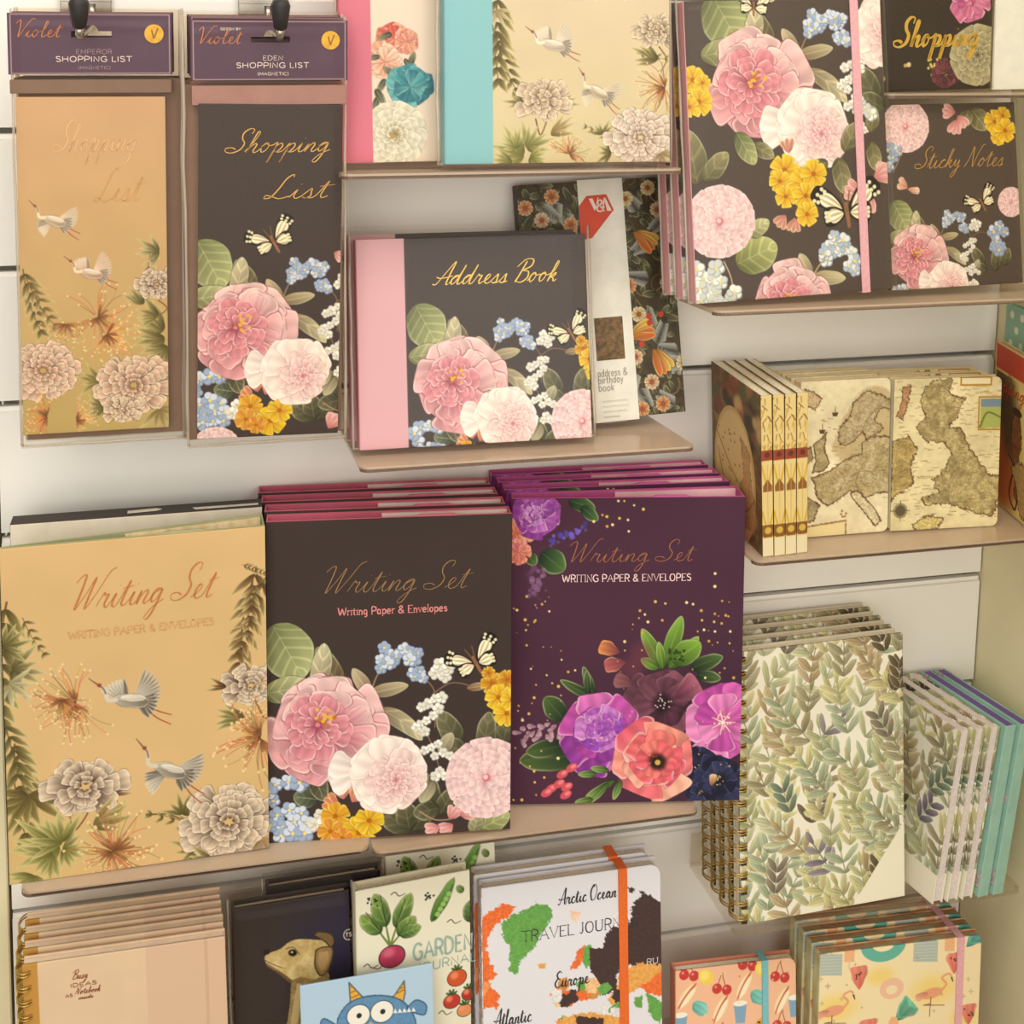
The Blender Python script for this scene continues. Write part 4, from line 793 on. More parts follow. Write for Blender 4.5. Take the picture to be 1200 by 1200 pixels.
def done(bm, name, m, parent=None):
    bmesh.ops.recalc_face_normals(bm, faces=bm.faces[:])
    me = bpy.data.meshes.new(name); bm.to_mesh(me); bm.free(); return link(name, me, parent, m)

def sheet_mesh(name, canvas, w, h, t, m, parent=None, rnd=0.0, sides='TBLR', hole=None, local=None, edge=None):
    """a printed board w x h x t metres: its front is a fine grid whose points hold the ink"""
    a = canvas.sheet() if isinstance(canvas, Canvas) else canvas
    H, W = a.shape[:2]
    x = (np.arange(W) / (W - 1) - .5) * w; z = (1 - np.arange(H) / (H - 1)) * h
    X, Z = np.meshgrid(x, z)
    if rnd:
        for sx in (-1, 1):
            for sz in (0, 1):
                if ('R' if sx > 0 else 'L') not in sides or ('T' if sz else 'B') not in sides: continue
                cx, cz = sx * (w / 2 - rnd), (h - rnd) if sz else rnd
                dx, dz = (X - cx) * sx, (Z - cz) * (1 if sz else -1)
                k = (dx > 0) & (dz > 0); mx = np.maximum(dx, dz); d = np.hypot(dx, dz); f = np.where(k, mx / np.maximum(d, 1e-9), 1)
                X = np.where(k, cx + (X - cx) * f, X); Z = np.where(k, cz + (Z - cz) * f, Z)
    b = np.concatenate([np.arange(W), np.arange(1, H) * W + W - 1, (H - 1) * W + np.arange(W - 2, -1, -1), np.arange(H - 2, 0, -1) * W])
    nb = len(b); n = W * H
    co = np.zeros((n + nb, 3), np.float32); co[:n, 0] = X.ravel(); co[:n, 2] = Z.ravel(); co[n:] = co[b]; co[n:, 1] = t
    i = np.arange(H - 1)[:, None] * W + np.arange(W - 1)[None]
    q = np.stack([i, i + W, i + W + 1, i + 1], -1).reshape(-1, 4)
    if hole is not None:
        cxm = (co[q[:, 0], 0] + co[q[:, 2], 0]) / 2; czm = (co[q[:, 0], 2] + co[q[:, 2], 2]) / 2; q = q[~hole(cxm, czm)]
    j = np.arange(nb); k = np.roll(b, -1); s = np.stack([b, k, n + np.roll(j, -1), n + j], -1)
    back = [] if hole is not None else [n + j]
    loops = np.concatenate([q.ravel(), s.ravel()] + back).astype(np.int32)
    tot = np.concatenate([np.full(len(q) + len(s), 4), [nb] if len(back) else []]).astype(np.int32); st = np.concatenate([[0], np.cumsum(tot)[:-1]]).astype(np.int32)
    me = bpy.data.meshes.new(name); me.vertices.add(n + nb); me.vertices.foreach_set('co', co.ravel())
    me.loops.add(len(loops)); me.loops.foreach_set('vertex_index', loops); me.polygons.add(len(tot)); me.polygons.foreach_set('loop_start', st)
    try: me.polygons.foreach_set('loop_total', tot)
    except Exception: pass
    c = np.ones((n + nb, 4), np.float32); f = a.reshape(-1, 3); f = np.where(f <= .04045, f / 12.92, ((f + .055) / 1.055) ** 2.4); c[:n, :3] = f; c[n:, :3] = f[b] if edge is None else rgb(edge)[:3]
    me.color_attributes.new('Ink', 'FLOAT_COLOR', 'POINT').data.foreach_set('color', c.ravel())
    me.update(calc_edges=True); me.validate()
    o = link(name, me, parent, m)
    if local is not None: o.matrix_local = local
    return o

# ---------------------------------------------------------------- lettering
def P(s): return [[tuple(float(v) for v in p.split(',')) for p in st.split()] for st in s.split(';')]
SCRIPT = {}
for _l in '''a|0,.1 .3,.65 .75,.95 .4,.95 .15,.5 .3,.04 .6,.3 .8,.9 .76,.3 .95,.02 1.2,.15|1.2
b|0,.1 .4,1.2 .55,2.1 .36,2.2 .28,1.2 .3,.2 .5,0 .8,.3 .75,.8 .5,.8 .75,.7 1.1,.75|1.1
c|0,.1 .5,.85 .78,.85 .6,1 .3,.75 .2,.3 .4,0 .7,.05 .95,.25|.95
d|0,.1 .3,.7 .75,.95 .4,.95 .15,.5 .3,.03 .65,.4 .98,2.1 .86,1 .85,.2 1,0 1.25,.2|1.25
e|0,.1 .4,.42 .62,.8 .45,1 .25,.7 .25,.25 .5,0 .75,.08 .95,.3|.95
g|0,.1 .3,.7 .75,.95 .4,.95 .15,.5 .3,.05 .6,.3 .8,.9 .7,-.4 .45,-1.1 .15,-1 .4,-.45 .9,.0 1.2,.2|1.2
h|0,.1 .4,1.2 .55,2.1 .35,2.15 .25,1 .15,0 .3,.6 .6,.95 .75,.8 .68,.2 .85,0 1.1,.2|1.1
i|0,.1 .3,.92 .24,.3 .4,0 .68,.2;.36,1.42 .4,1.5|.68
k|0,.1 .4,1.2 .5,2.1 .32,2.1 .22,1 .12,0 .3,.6 .65,.95 .6,.6 .3,.5 .6,.3 .75,0 1,.2|1
l|0,.1 .4,1.2 .55,2.1 .38,2.2 .25,1.2 .22,.25 .4,0 .7,.2|.7
n|0,.1 .2,.92 .14,0 .35,.65 .6,.95 .74,.75 .66,.2 .8,0 1.05,.2|1.05
o|0,.1 .3,.8 .6,.98 .35,.95 .15,.5 .35,.02 .65,.3 .7,.8 .5,.95 .75,.72 1.05,.8|1.05
p|0,.1 .3,.95 .14,-1.1 .2,0 .35,.7 .65,.95 .82,.6 .6,.08 .35,.1 .7,.0 1.05,.2|1.05
r|0,.1 .25,1.02 .4,.85 .66,.9 .58,.3 .75,0 .95,.15|.95
s|0,.1 .42,.98 .5,.6 .55,.2 .3,0 .1,.12 .4,.02 .85,.2|.85
t|0,.1 .42,1.75 .3,.4 .45,0 .75,.2;.02,1.2 .85,1.36|.75
u|0,.1 .25,.95 .2,.3 .4,0 .65,.3 .8,.95 .75,.3 .9,0 1.15,.2|1.15
y|0,.1 .25,.95 .25,.4 .45,.2 .75,.9 .7,-.3 .45,-1.1 .15,-1 .45,-.4 1.1,.2|1.1
v|0,.1 .22,.95 .42,0 .78,.9 1,.8|1
W|-.2,1.9 .1,2.35 .4,2.3 .45,1 .45,0 .9,1.1 1.25,2.2 1.2,1 1.25,0 1.8,1.3 2.2,2.5 2.6,2.75|2.1
S|1.35,2.0 1.4,2.45 1,2.55 .65,2.1 .75,1.5 1.1,1 1,.35 .45,0 -.1,.1 -.25,.45 .2,.55 .6,.35|1.45
L|1.1,2.2 1.05,2.5 .75,2.1 .55,1 .3,.15 -.05,.05 0,.35 .4,.2 .85,0 1.4,.25|1.4
A|-.3,.1 .1,.1 .6,1.3 1.15,2.5 1.1,1.2 1.1,.1 1.35,.05;-.2,.85 .4,.7 1.5,.95|1.4
B|0.5,2.3 .35,1.2 .15,0;-.3,1.7 .3,2.5 1.1,2.45 1.15,1.75 .5,1.3 1.1,1.15 1.25,.45 .7,-.02 .05,.25|1.4
N|-.2,.0 .15,.9 .35,2.4 .6,1.2 .95,0 1.1,1.2 1.45,2.5 1.8,2.6|1.55
V|-.2,1.9 .2,2.4 .42,1.2 .5,0 1.0,1.4 1.5,2.5 1.9,2.5|1.25
E|1.15,2.1 .8,2.45 .35,2 .55,1.4 .9,1.3 .4,1.2 .1,.6 .4,.05 .9,.1 1.2,.4|1.2
O|1,2.3 .5,2.3 .05,1.3 .3,.1 .9,.15 1.3,1.2 1.1,2.2 .7,2.3 .6,2.0|1.4'''.split('\n'):
    _k, _v, _a = _l.split('|'); SCRIPT[_k] = (P(_v), float(_a))
PRINT = {}
for _l in '''A|0,0 .42,1 .84,0;.16,.36 .68,.36|.84
B|.06,0 .06,1 .4,1 .58,.9 .58,.64 .4,.54 .06,.54;.4,.54 .66,.42 .66,.12 .44,0 .06,0|.72
C|.72,.82 .5,1 .22,.94 .04,.66 .04,.34 .22,.06 .5,0 .72,.18|.76
D|.06,0 .06,1 .4,1 .66,.82 .74,.5 .66,.18 .4,0 .06,0|.8
E|.58,1 .06,1 .06,0 .6,0;.06,.53 .48,.53|.64
G|.74,.82 .5,1 .22,.94 .04,.66 .04,.34 .22,.06 .5,0 .74,.14 .74,.46 .48,.46|.82
H|.06,0 .06,1;.72,0 .72,1;.06,.52 .72,.52|.8
I|.08,0 .08,1|.18
J|.36,1 .36,.2 .24,0 .04,.08|.46
L|.06,1 .06,0 .54,0|.56
M|.04,0 .1,1 .46,.2 .82,1 .88,0|.94
N|.06,0 .06,1 .7,0 .7,1|.78
O|.42,1 .16,.9 .04,.5 .16,.1 .42,0 .68,.1 .8,.5 .68,.9 .42,1|.86
P|.06,0 .06,1 .42,1 .62,.88 .62,.58 .42,.46 .06,.46|.66
R|.06,0 .06,1 .42,1 .62,.88 .62,.6 .42,.5 .06,.5;.36,.5 .66,0|.7
S|.56,.84 .36,1 .1,.92 .08,.68 .3,.54 .54,.42 .58,.16 .36,0 .04,.12|.64
T|.36,0 .36,1;0,1 .72,1|.74
U|.06,1 .06,.3 .16,.06 .38,0 .6,.06 .7,.3 .7,1|.78
V|0,1 .4,0 .8,1|.8
W|0,1 .28,0 .56,.9 .84,0 1.12,1|1.14
Y|0,1 .38,.5 .76,1;.38,.5 .38,0|.76
&|.74,.0 .2,.66 .2,.9 .36,1 .52,.9 .5,.7 .1,.4 .06,.14 .26,0 .5,.06 .74,.42|.8
(|.22,1.1 .06,.8 .06,.2 .22,-.1|.26
)|.04,1.1 .2,.8 .2,.2 .04,-.1|.26
a|.44,.6 .44,0;.44,.48 .24,.64 .06,.5 .04,.16 .2,0 .44,.18|.54
b|.06,1 .06,0;.06,.4 .26,.62 .46,.5 .48,.14 .28,0 .06,.14|.54
d|.46,1 .46,0;.46,.46 .26,.62 .06,.5 .04,.14 .24,0 .46,.18|.54
e|.04,.34 .46,.34 .4,.56 .24,.64 .06,.48 .04,.16 .22,0 .46,.1|.52
g|.44,.6 .44,-.2 .3,-.34 .08,-.26;.44,.48 .24,.64 .06,.5 .04,.18 .2,.04 .44,.2|.54
h|.06,1 .06,0;.06,.4 .26,.62 .44,.5 .44,0|.52
i|.06,.62 .06,0;.06,.82 .07,.86|.14
k|.06,1 .06,0;.42,.62 .06,.26;.2,.36 .44,0|.48
l|.06,1 .06,0|.14
n|.06,.62 .06,0;.06,.4 .26,.62 .44,.5 .44,0|.52
o|.26,.63 .08,.5 .04,.3 .1,.08 .26,0 .42,.08 .48,.3 .44,.5 .26,.63|.54
p|.06,.62 .06,-.34;.06,.44 .26,.62 .46,.5 .48,.14 .28,0 .06,.14|.54
r|.06,.62 .06,0;.06,.4 .18,.58 .34,.62|.36
s|.38,.5 .24,.62 .08,.54 .1,.4 .36,.26 .38,.1 .22,0 .04,.1|.44
t|.14,.9 .14,.12 .24,0 .34,.04;0,.62 .32,.62|.36
v|0,.62 .22,0 .44,.62|.46
y|.02,.62 .24,.04;.46,.62 .2,-.14 .02,-.32|.5'''.split('\n'):
    _k, _v, _a = _l.split('|'); PRINT[_k] = (P(_v), float(_a))

def ribbon(pts, w, contrast, V, F, y):
    n = len(pts); base = len(V)
    for i in range(n):
        ax, az = pts[max(i - 1, 0)]; bx, bz = pts[min(i + 1, n - 1)]
        dx, dz = bx - ax, bz - az; L = math.hypot(dx, dz) or 1e-9; dx /= L; dz /= L
        k = w * (1 - contrast + contrast * 1.5 * max(0, -dz) + contrast * .35 * abs(dx)) * .5
        if contrast and i in (0, n - 1): k *= .6
        V.append((pts[i][0] - dz * k, y, pts[i][1] + dx * k)); V.append((pts[i][0] + dz * k, y, pts[i][1] - dx * k))
        if i: F.append((base + 2 * i - 2, base + 2 * i - 1, base + 2 * i + 1, base + 2 * i))
def text(root, c, s, x0, x1, yb, xh, m, w, font='script', slant=.32, contrast=.5, serif=False, name='lettering', w_m=None, y=-.0003, h=None):
    """lettering laid on a sheet: c is the sheet's canvas, x0..x1 and the base line yb are in its art units, xh the x-height (script) or cap height"""
    F_ = SCRIPT if font == 'script' else PRINT; strokes = []; pen = 0; run = []
    for ch in s:
        if ch == ' ':
            if run: strokes.append(run); run = []
            pen += .75 if font == 'script' else .42; continue
        g, adv = F_[ch]
        for i, st in enumerate(g):
            q = [(px + pen, py) for px, py in st]
            if font == 'script':
                if i == 0 and ch.islower():
                    if run and abs(run[-1][0] - q[0][0]) < .5: run = run + q[1:]
                    else:
                        if run: strokes.append(run)
                        run = q
                elif i == 0: strokes.append(q)
                else: strokes.append(q)
            else:
                strokes.append(q)
                if serif:
                    for p in (q[0], q[-1]):
                        if abs(p[1]) < .01 or abs(p[1] - 1) < .01 or abs(p[1] - .62) < .01: strokes.append([(p[0] - .11, p[1]), (p[0] + .11, p[1])])
        pen += adv + (0 if font == 'script' else .16)
    if run: strokes.append(run)
    px, py = c.pt(x0, yb); H = h if h else c.h / 1000; X0 = px / RES / 1000 - c.w / 2000; Z0 = H - py / RES / 1000
    sx = (x1 - x0) * c.k / RES / 1000; sz = xh * c.ky / RES / 1000; V, F = [], []
    sl = slant if font == 'script' else 0
    mx = max(p[0] + 0 for st in strokes for p in st); mn = min(p[0] for st in strokes for p in st); k = sx / (mx - mn)
    for st in strokes:
        if font == 'script' and len(st) > 2: st = crom(st, 6)
        elif font != 'script' and len(st) > 4: st = crom(st, 3) if not serif or True else st
        ribbon([(X0 + (p[0] - mn) * k + sl * p[1] * sz, Z0 + p[1] * sz) for p in st], w / 1000, contrast, V, F, y)
    return mesh(name, V, F, m, root)

# ---------------------------------------------------------------- product builders
INK = mat_print('printed card', .5); INKM = mat_print('matt printed card', .7, .2); INKG = mat_print('laminated card', .36, .4)
PAGES = mat('page edge', (232, 220, 196), .8, scale=400, grain=.12); FILM = mat_film('clear film'); 
def elastic(x, w, wd, h, t, m, parent, name='elastic_band'):
    """a flat strap round the book from top to bottom"""
    o = .0011; bm = bmesh.new(); pr = [(-o, -o), (-o, h + o), (t + o, h + o), (t + o, -o)]; pi = [(-.0002, -.0002), (-.0002, h + .0002), (t + .0002, h + .0002), (t + .0002, -.0002)]
    R_ = [[bm.verts.new((x + sx * wd / 2, p[0], p[1])) for p in q] for q in (pr, pi) for sx in (-1, 1)]
    for i in range(4):
        j = (i + 1) % 4
        for A, B in ((R_[0], R_[1]), (R_[1], R_[3]), (R_[3], R_[2]), (R_[2], R_[0])): bm.faces.new((A[i], A[j], B[j], B[i]))
    return done(bm, name, m, parent)
def book(root, c, t, cover=.0022, spine=None, back=None, rnd=0, inset=.003, pages=None, m=None, fs='front_cover', sp_left=True, hard=True):
    """front cover, page block, spine and back cover; local y runs from the front (0) to the back (t)"""
    w, h = c.w / 1000, c.h / 1000
    sheet_mesh(fs, c, w, h, cover, m or INK, root, rnd, 'TBR' if rnd else 'TBLR')
    box('page_block', -w / 2 + .0005, w / 2 - inset, cover, t - cover, inset, h - inset, pages or PAGES, root, .0003)
    bk = box('back_cover', -w / 2, w / 2, t - cover, t, 0, h, back, root, .0006 if not rnd else .0006)
    if spine: box('spine', -w / 2 - .0006, -w / 2 + .0016, .0002, t - .0002, 0, h, spine, root, .0006, 2)
    return root
def sleeve(root, w, h, t, pad=.0022, top=.004, name='clear_sleeve', m=None, z0=None, dx=0, y0=-.0014):
    """a closed clear film envelope with softly waved faces"""
    nx, nz = 10, 14; rr = random.Random(int(w * 1e5)); bm = bmesh.new(); x0, x1 = -w / 2 - pad + dx, w / 2 + pad + dx; za = (0.0 if z0 is None else z0); zb = h + top
    G = []
    for yy, sg in ((y0, -1), (t + .0012, 1)):
        G.append([[bm.verts.new((x0 + (x1 - x0) * i / nx, yy + (sg * rr.uniform(0, .0008) if 0 < i < nx and 0 < j < nz else (0 if sg < 0 else -.0004)), za + (zb - za) * j / nz)) for i in range(nx + 1)] for j in range(nz + 1)])
    for g, fl in ((G[0], 0), (G[1], 1)):
        for j in range(nz):
            for i in range(nx):
                f = (g[j][i], g[j][i + 1], g[j + 1][i + 1], g[j + 1][i]); bm.faces.new(f[::-1] if fl else f).smooth = True
    A, B = G
    for j in range(nz):
        for i in (0, nx): bm.faces.new((A[j][i], A[j + 1][i], B[j + 1][i], B[j][i]))
    for i in range(nx):
        for j in (0, nz): bm.faces.new((A[j][i], A[j][i + 1], B[j][i + 1], B[j][i]))
    sv = done(bm, name, m or FILM, root); bm = bmesh.new(); q = lambda: rr.uniform(-.0005, .0005)
    for pts in ([(x0, t * .5, za + (zb - za) * j / 9) for j in range(10)], [(x1, t * .5, za + (zb - za) * j / 9) for j in range(10)], [(x0 + (x1 - x0) * j / 9, t * .5, za) for j in range(10)]): tube(bm, [(p[0] + q(), p[1] + q(), p[2] + q()) for p in pts], [.0007 + abs(q()) for p in pts], 6)
    done(bm, 'film_seam', mat_film('film seam', (.95, .92, .88), rough=.12, haze=.35, bump=0, body=(232, 222, 210), ior=1.5), sv)  # seam tubes, whitened to stand in for glints along the film edges
    return sv
def coil(root, w, h, t, n, m, r=.0048, z0=.012, z1=None, x=None, name='spiral_coil'):
    """double wire loops through the left edge"""
    z1 = z1 or h - .012; cx = (-w / 2 + .0015) if x is None else x; bm = bmesh.new()
    for k in range(n):
        for dz in (-.0011, .0011):
            z = z0 + (z1 - z0) * k / (n - 1) + dz
            tube(bm, [(cx - .0005 + (r + .001) * math.cos(a), t / 2 + (t / 2 + .0026) * math.sin(a), z + .0008 * math.sin(a)) for a in [6.2832 * q / 14 for q in range(15)]], .00062, 6, False)
        
    tube(bm, [(cx - r - .0018, t / 2, z0 - .001), (cx - r - .0018, t / 2, z1 + .001)], .0006, 6)
    return done(bm, name, m, root)
def poly_plate(name, pts, y0, y1, m, parent): return prism(name, pts, y0, y1, 'y', m, parent)
# ================================================================= the setting
WHITE = mat('white melamine', (247, 243, 234), .42, scale=14, grain=.012); BEIGE = mat('beige laminate', (236, 225, 184), .55, scale=30, grain=.02)
GROOVE = mat('groove lining', (196, 184, 166), .5, grain=.02)
XL, XR = -.133, .682
def slat_wall():
    V, F = [], []; prof = [(0, 2.15)]
    for k in range(-7, 13):
        z = 1.3976 - .1 * k; prof += [(0, z), (.0035, z), (.0035, z + .006), (.031, z + .006), (.031, z - .0135), (.0062, z - .0135), (.0062, z - .0046), (.0022, z - .005), (.0022, z - .0078), (0, z - .0086)]
    prof += [(0, .1), (.036, .1), (.036, 2.15)]
    n = len(prof)
    for x in (XL, XR): V += [(x, p[0], p[1]) for p in prof]
    F = [(i, (i + 1) % n, n + (i + 1) % n, n + i) for i in range(n)]
    o = mesh('wall_back', V, F, WHITE); o['kind'] = 'structure'
    bm = bmesh.new(); bm.from_mesh(o.data); bmesh.ops.recalc_face_normals(bm, faces=bm.faces[:]); bm.to_mesh(o.data); bm.free()
slat_wall()
for nm, a in (('wall_right', (XR + .0012, XR + .02, -.62, .036, .1, 2.15)), ('trim_1', (XL - .16, XL - .002, -.0035, .036, .1, 2.15)), ('floor', (-2.2, 2.6, -3.2, .02, -.05, 0))):
    o = box(nm, *a, BEIGE if nm != 'floor' else mat('vinyl floor', (150, 138, 122), .6, scale=8, grain=.08), None, .001); o['kind'] = 'structure'

# ---------------------------------------------------------------- clear shelves hooked into the grooves
ACR = mat_film('clear acrylic', (.95, .91, .85), rough=.12, haze=.5, bump=0, body=(222, 196, 168), ior=1.45); ACRE = mat('acrylic edge', (112, 88, 72), .25, grain=.08)
ACRC = mat_film('clearer acrylic', (.97, .95, .92), rough=.1, haze=.05, bump=0, body=(190, 176, 156), ior=1.45)
def shelf(x0, x1, z, d, label, tilt=4, m=ACR, edge=ACRE):
    """a clear plate tipped back a little, its front edge at (-d, z), a flange rising at the back into the groove"""
    xm = (x0 + x1) / 2; w = (x1 - x0) / 2; r = .007; ct, st = math.cos(rad(tilt)), math.sin(rad(tilt))
    t = thing('acrylic_shelf', label, 'shelf', Matrix.Translation((xm, -d, z)) @ Matrix.Rotation(rad(-tilt), 4, 'X'), 'clear acrylic shelves hooked into the slatted wall')
    L = (d - .0022) / ct - .0005
    arc = [(w - r + r * math.sin(a), r - r * math.cos(a)) for a in (0, .4, .8, 1.2, 1.5708)]
    o = [(-p[0], p[1]) for p in arc[::-1]] + arc
    prism('shelf_plate', [(w, L)] + [(-w, L)] + o, -.003, 0, 'z', m, t)
    prism('front_edge', [(p[0] * 1.0005, p[1]) for p in o] + [(p[0] * (1 - .0016 / w), p[1] + .0018) for p in o[::-1]], -.0038, -.0016, 'z', edge, t)
    fl = box('hook_flange', -w, w, -.0022, -.0003, 0, .03, ACRC, t, .0003)
    fl.matrix_local = Matrix.Translation((0, L, -.002)) @ Matrix.Rotation(rad(tilt), 4, 'X')
    return t
shelf(.104, .347, 1.3758, .107, 'clear acrylic shelf under the pink spined and turquoise spined books at the top', 4)
shelf(.117, .361, 1.1738, .1135, 'clear acrylic shelf under the pink spined address book', 6)
shelf(.373, .668, 1.2728, .1125, 'clear acrylic shelf under the floral journal with a pink strap', 5)
shelf(.522, .668, 1.4255, .074, 'short clear acrylic shelf under the black floral shopping book', 1)
shelf(.414, .678, 1.0792, .1085, 'clear acrylic shelf under the antique map notebooks', 2)
shelf(-.1125, .1262, .8878, .1065, 'clear acrylic shelf under the peach crane writing sets', 2)
shelf(.1287, .3775, .8853, .1085, 'clear acrylic shelf under the purple writing sets', 2.5)
shelf(.4176, .672, .7682, .095, 'clear acrylic shelf under the leaf patterned spiral notebooks', 5, ACRC, mat_film('clear acrylic rim', (.93, .9, .85), haze=.1, bump=0))
shelf(-.128, .405, .5990, .125, 'long clear acrylic shelf under the travel journals', 4)
shelf(.408, .672, .5640, .125, 'clear acrylic shelf under the flamingo notebooks', 4)

# ---------------------------------------------------------------- lettering inks
GOLD = mat('gold foil', (206, 160, 86), .34, .25, .12, 300); GOLDD = mat('dull gold foil', (160, 120, 78), .4, .2, .15, 300); COPPER = mat('copper foil', (196, 122, 70), .38, .15, .12, 300)
BRONZE = mat('bronze foil', (166, 106, 74), .4, .2, .15, 300); CREAMINK = mat('cream ink', (236, 216, 206), .6); PINKINK = mat('pink ink', (214, 130, 126), .6); BLACKINK = mat('black ink', (62, 52, 52), .6); GREYINK = mat('grey green ink', (158, 180, 166), .6); PINKCR = mat('pale pink ink', (238, 204, 200), .6); TEXTGREY = mat('grey ink', (150, 146, 138), .6); TANINK = mat('tan ink', (206, 158, 98), .5); FAINT = mat('blind foil', (226, 184, 132), .3, .1)
BRIGHT = mat('bright gold foil', (222, 184, 92), .3, .25, .1, 300); PALEINK = mat('pale foil', (240, 226, 196), .35)

# ---------------------------------------------------------------- hooks and hanging shopping lists
STEEL = mat('bright steel', (176, 168, 156), .22, .9, .05); BLACK = mat('black rubber', (46, 40, 40), .45, 0, .1)
def hook(x, label):
    t = thing('display_hook', label, 'hook', Matrix.Translation((x, 0, 1.4976)), 'steel display hooks')
    prism('bracket', [(-.0175, -.019), (.0175, -.019), (.0175, .006), (-.0175, .006)], -.0045, -.0008, 'y', STEEL, t, .0006)
    box('bracket_lip', -.0175, .0175, -.0065, -.0036, -.0105, -.0085, STEEL, t, .0003)
    bm = bmesh.new(); tube(bm, [(.004, -.004, -.026), (.004, -.05, -.0285), (.004, -.112, -.0305), (.004, -.118, -.0295), (.004, -.1205, -.025)], .0026, 10); tube(bm, [(.004, -.0035, -.012), (.004, -.0038, -.028)], .003, 8); done(bm, 'prong', STEEL, t)
    bm = bmesh.new(); P_ = [(.004, -.1205, -.0255), (.004, -.1206, -.0245), (.004, -.1212, -.018), (.004, -.1222, -.010), (.004, -.123, -.0065), (.004, -.1232, -.0055)]; tube(bm, P_, [.003, .0042, .0054, .0064, .0048, .001], 14); done(bm, 'rubber_tip', BLACK, t)
    return t
hook(-.0655, 'steel display hook with black tip holding the peach crane shopping lists')
hook(.0585, 'steel display hook with black tip holding the dark floral shopping lists')

BROWN = mat('brown backing card', (132, 106, 90), .7, grain=.05); MAUVE = mat('purple card', (100, 70, 88), .5); GSEAL = mat('gold sticker', (214, 162, 54), .3, .2, .15, 200); GMARK = mat('gold sticker mark', (150, 106, 34), .4)
FILM2 = mat_film('crinkled film', (.98, .96, .93), rough=.17, bump=.04, scale=45)
def slot_hole(cx, cz):
    return lambda X, Z: ((np.abs(X - cx) < .0126) & (np.abs(Z - cz) < .0021)) | (np.hypot(X - cx, Z - cz - .0018) < .0042)
def shopping_list(label, M, sheet, title, dx, back_dx, pad_dz, pad_pose, hole_x, hz, gold, group):
    """hung list: printed header card, list pad and brown backing card inside a film sleeve; origin at the header's lower edge"""
    t = thing('hanging_shopping_list', label, 'shopping list', M, group)
    hc = sheet_header()
    hd = sheet_mesh('header_card', hc, .104, .040, .0007, INKG, t, 0, hole=slot_hole(hole_x, hz))
    text(hd, hc, 'Violet', 3, 33, 15.5, 4.6, COPPER, .55, name='brand_script', contrast=.4); text(hd, hc, title, 54 - len(title) * 1.6, 54 + len(title) * 1.6, 26.5, 2.9, CREAMINK if title == 'EDEN' else MAUVE2, .34, 'print', contrast=0, name='title')
    text(hd, hc, 'SHOPPING LIST', 30, 78, 31.6, 3.4, CREAMINK, .5, 'print', contrast=0, name='title'); text(hd, hc, '(MAGNETIC)', 44, 64, 36.6, 2.0, CREAMINK if title == 'EDEN' else MAUVE2, .3, 'print', contrast=0, name='title')
    if title == 'EDEN': text(hd, hc, 'DESIGN BY', 20, 33, 6.5, 1.4, CREAMINK, .28, 'print', contrast=0, name='title')
    sl = prism('gold_seal', [(.0405 + .0062 * math.cos(a), .0268 + .0062 * math.sin(a)) for a in [6.2832 * q / 28 for q in range(28)]], -.0006, -.0001, 'y', GSEAL, hd)
    prism('seal_mark', [(.0385, .0295), (.0395, .0295), (.0405, .0255), (.0425, .0305), (.0435, .0305), (.041, .0235), (.0398, .0235)], -.0008, -.0006, 'y', GMARK, hd)
    pc = sheet; w, h = pc.w / 1000, pc.h / 1000
    pd = sheet_mesh('list_pad', pc, w, h, .0012, INK, t); pd.matrix_local = pad_pose
    box('page_block', -w / 2, w / 2, .0012, .0052, .0005, h - .0005, PAGES, pd, .0003)
    box('backing_card', -.0525 + back_dx, .0525 + back_dx, .0062, .0072, -.2475, -.003, BROWN, t, .0003)
    bt = box('backing_fold', -.0515, .0515, .0008, .0062, -.0125 if title != 'EDEN' else -.0165, -.0035, BROWN if title != 'EDEN' else mat('rose backing', (168, 126, 116), .7), t, .0003)
    sv = sleeve(t, .1065, .04, .0062, .0008, .0025, z0=-.2505, m=FILM2, dx=back_dx * .7, y0=-.0022)
    return t, pc
MAUVE2 = mat('faded lettering', (172, 140, 150), .5)
MH = pose(-.0578, -.0762, 1.4405, .03, .6, -.14)
t, pc = shopping_list('purple headed shopping list with flying cranes on peach, in film', MH, sheet_pad_crane(), 'EMPEROR', 0, .0055, 0, Matrix.Translation((-.0012, -.0008, -.2418)) @ Matrix.Rotation(rad(.2), 4, 'Y'), .0005, .0265, COPPER, 'peach crane shopping lists')
text(t, pc, 'Shopping', 180, 470, -190, 40, FAINT, .5, h=pc.h / 1000 - .2418, y=-.0011); text(t, pc, 'List', 320, 480, -20, 46, TANINK, .55, h=pc.h / 1000 - .2418, y=-.0011)
dup(t, pose(-.0566, -.0655, 1.4412, .03, .4, -.3), 'second purple headed crane shopping list on its hook, behind the front one')
dup(t, pose(-.0570, -.0545, 1.4408, .03, .4, .2), 'hindmost purple headed crane shopping list, third on its hook')
MH2 = pose(.0581, -.0872, 1.4372, -.33, .3, -.25)
t, pc = shopping_list('purple headed shopping list with dark floral pad and butterfly, in film', MH2, sheet_pad_floral(), 'EDEN', 0, -.0045, 0, Matrix.Translation((-.0032, -.0008, -.2455)) @ Matrix.Rotation(rad(1.0), 4, 'Y'), .0005, .0275, GOLD, 'dark floral shopping lists')
text(t, pc, 'Shopping', 756, 1110, -187, 31, GOLD, .75, slant=.5, h=pc.h / 1000 - .2455, y=-.0011, contrast=.35); text(t, pc, 'List', 888, 1108, -36, 32, GOLD, .75, slant=.5, h=pc.h / 1000 - .2455, y=-.0011, contrast=.35)
dup(t, pose(.0572, -.0755, 1.4392, -.2, .3, .2), 'second purple headed dark floral shopping list, behind the one with a butterfly')
dup(t, pose(.0560, -.0640, 1.4402, -.2, .3, -.1), 'hindmost purple headed dark floral shopping list, third on its hook')

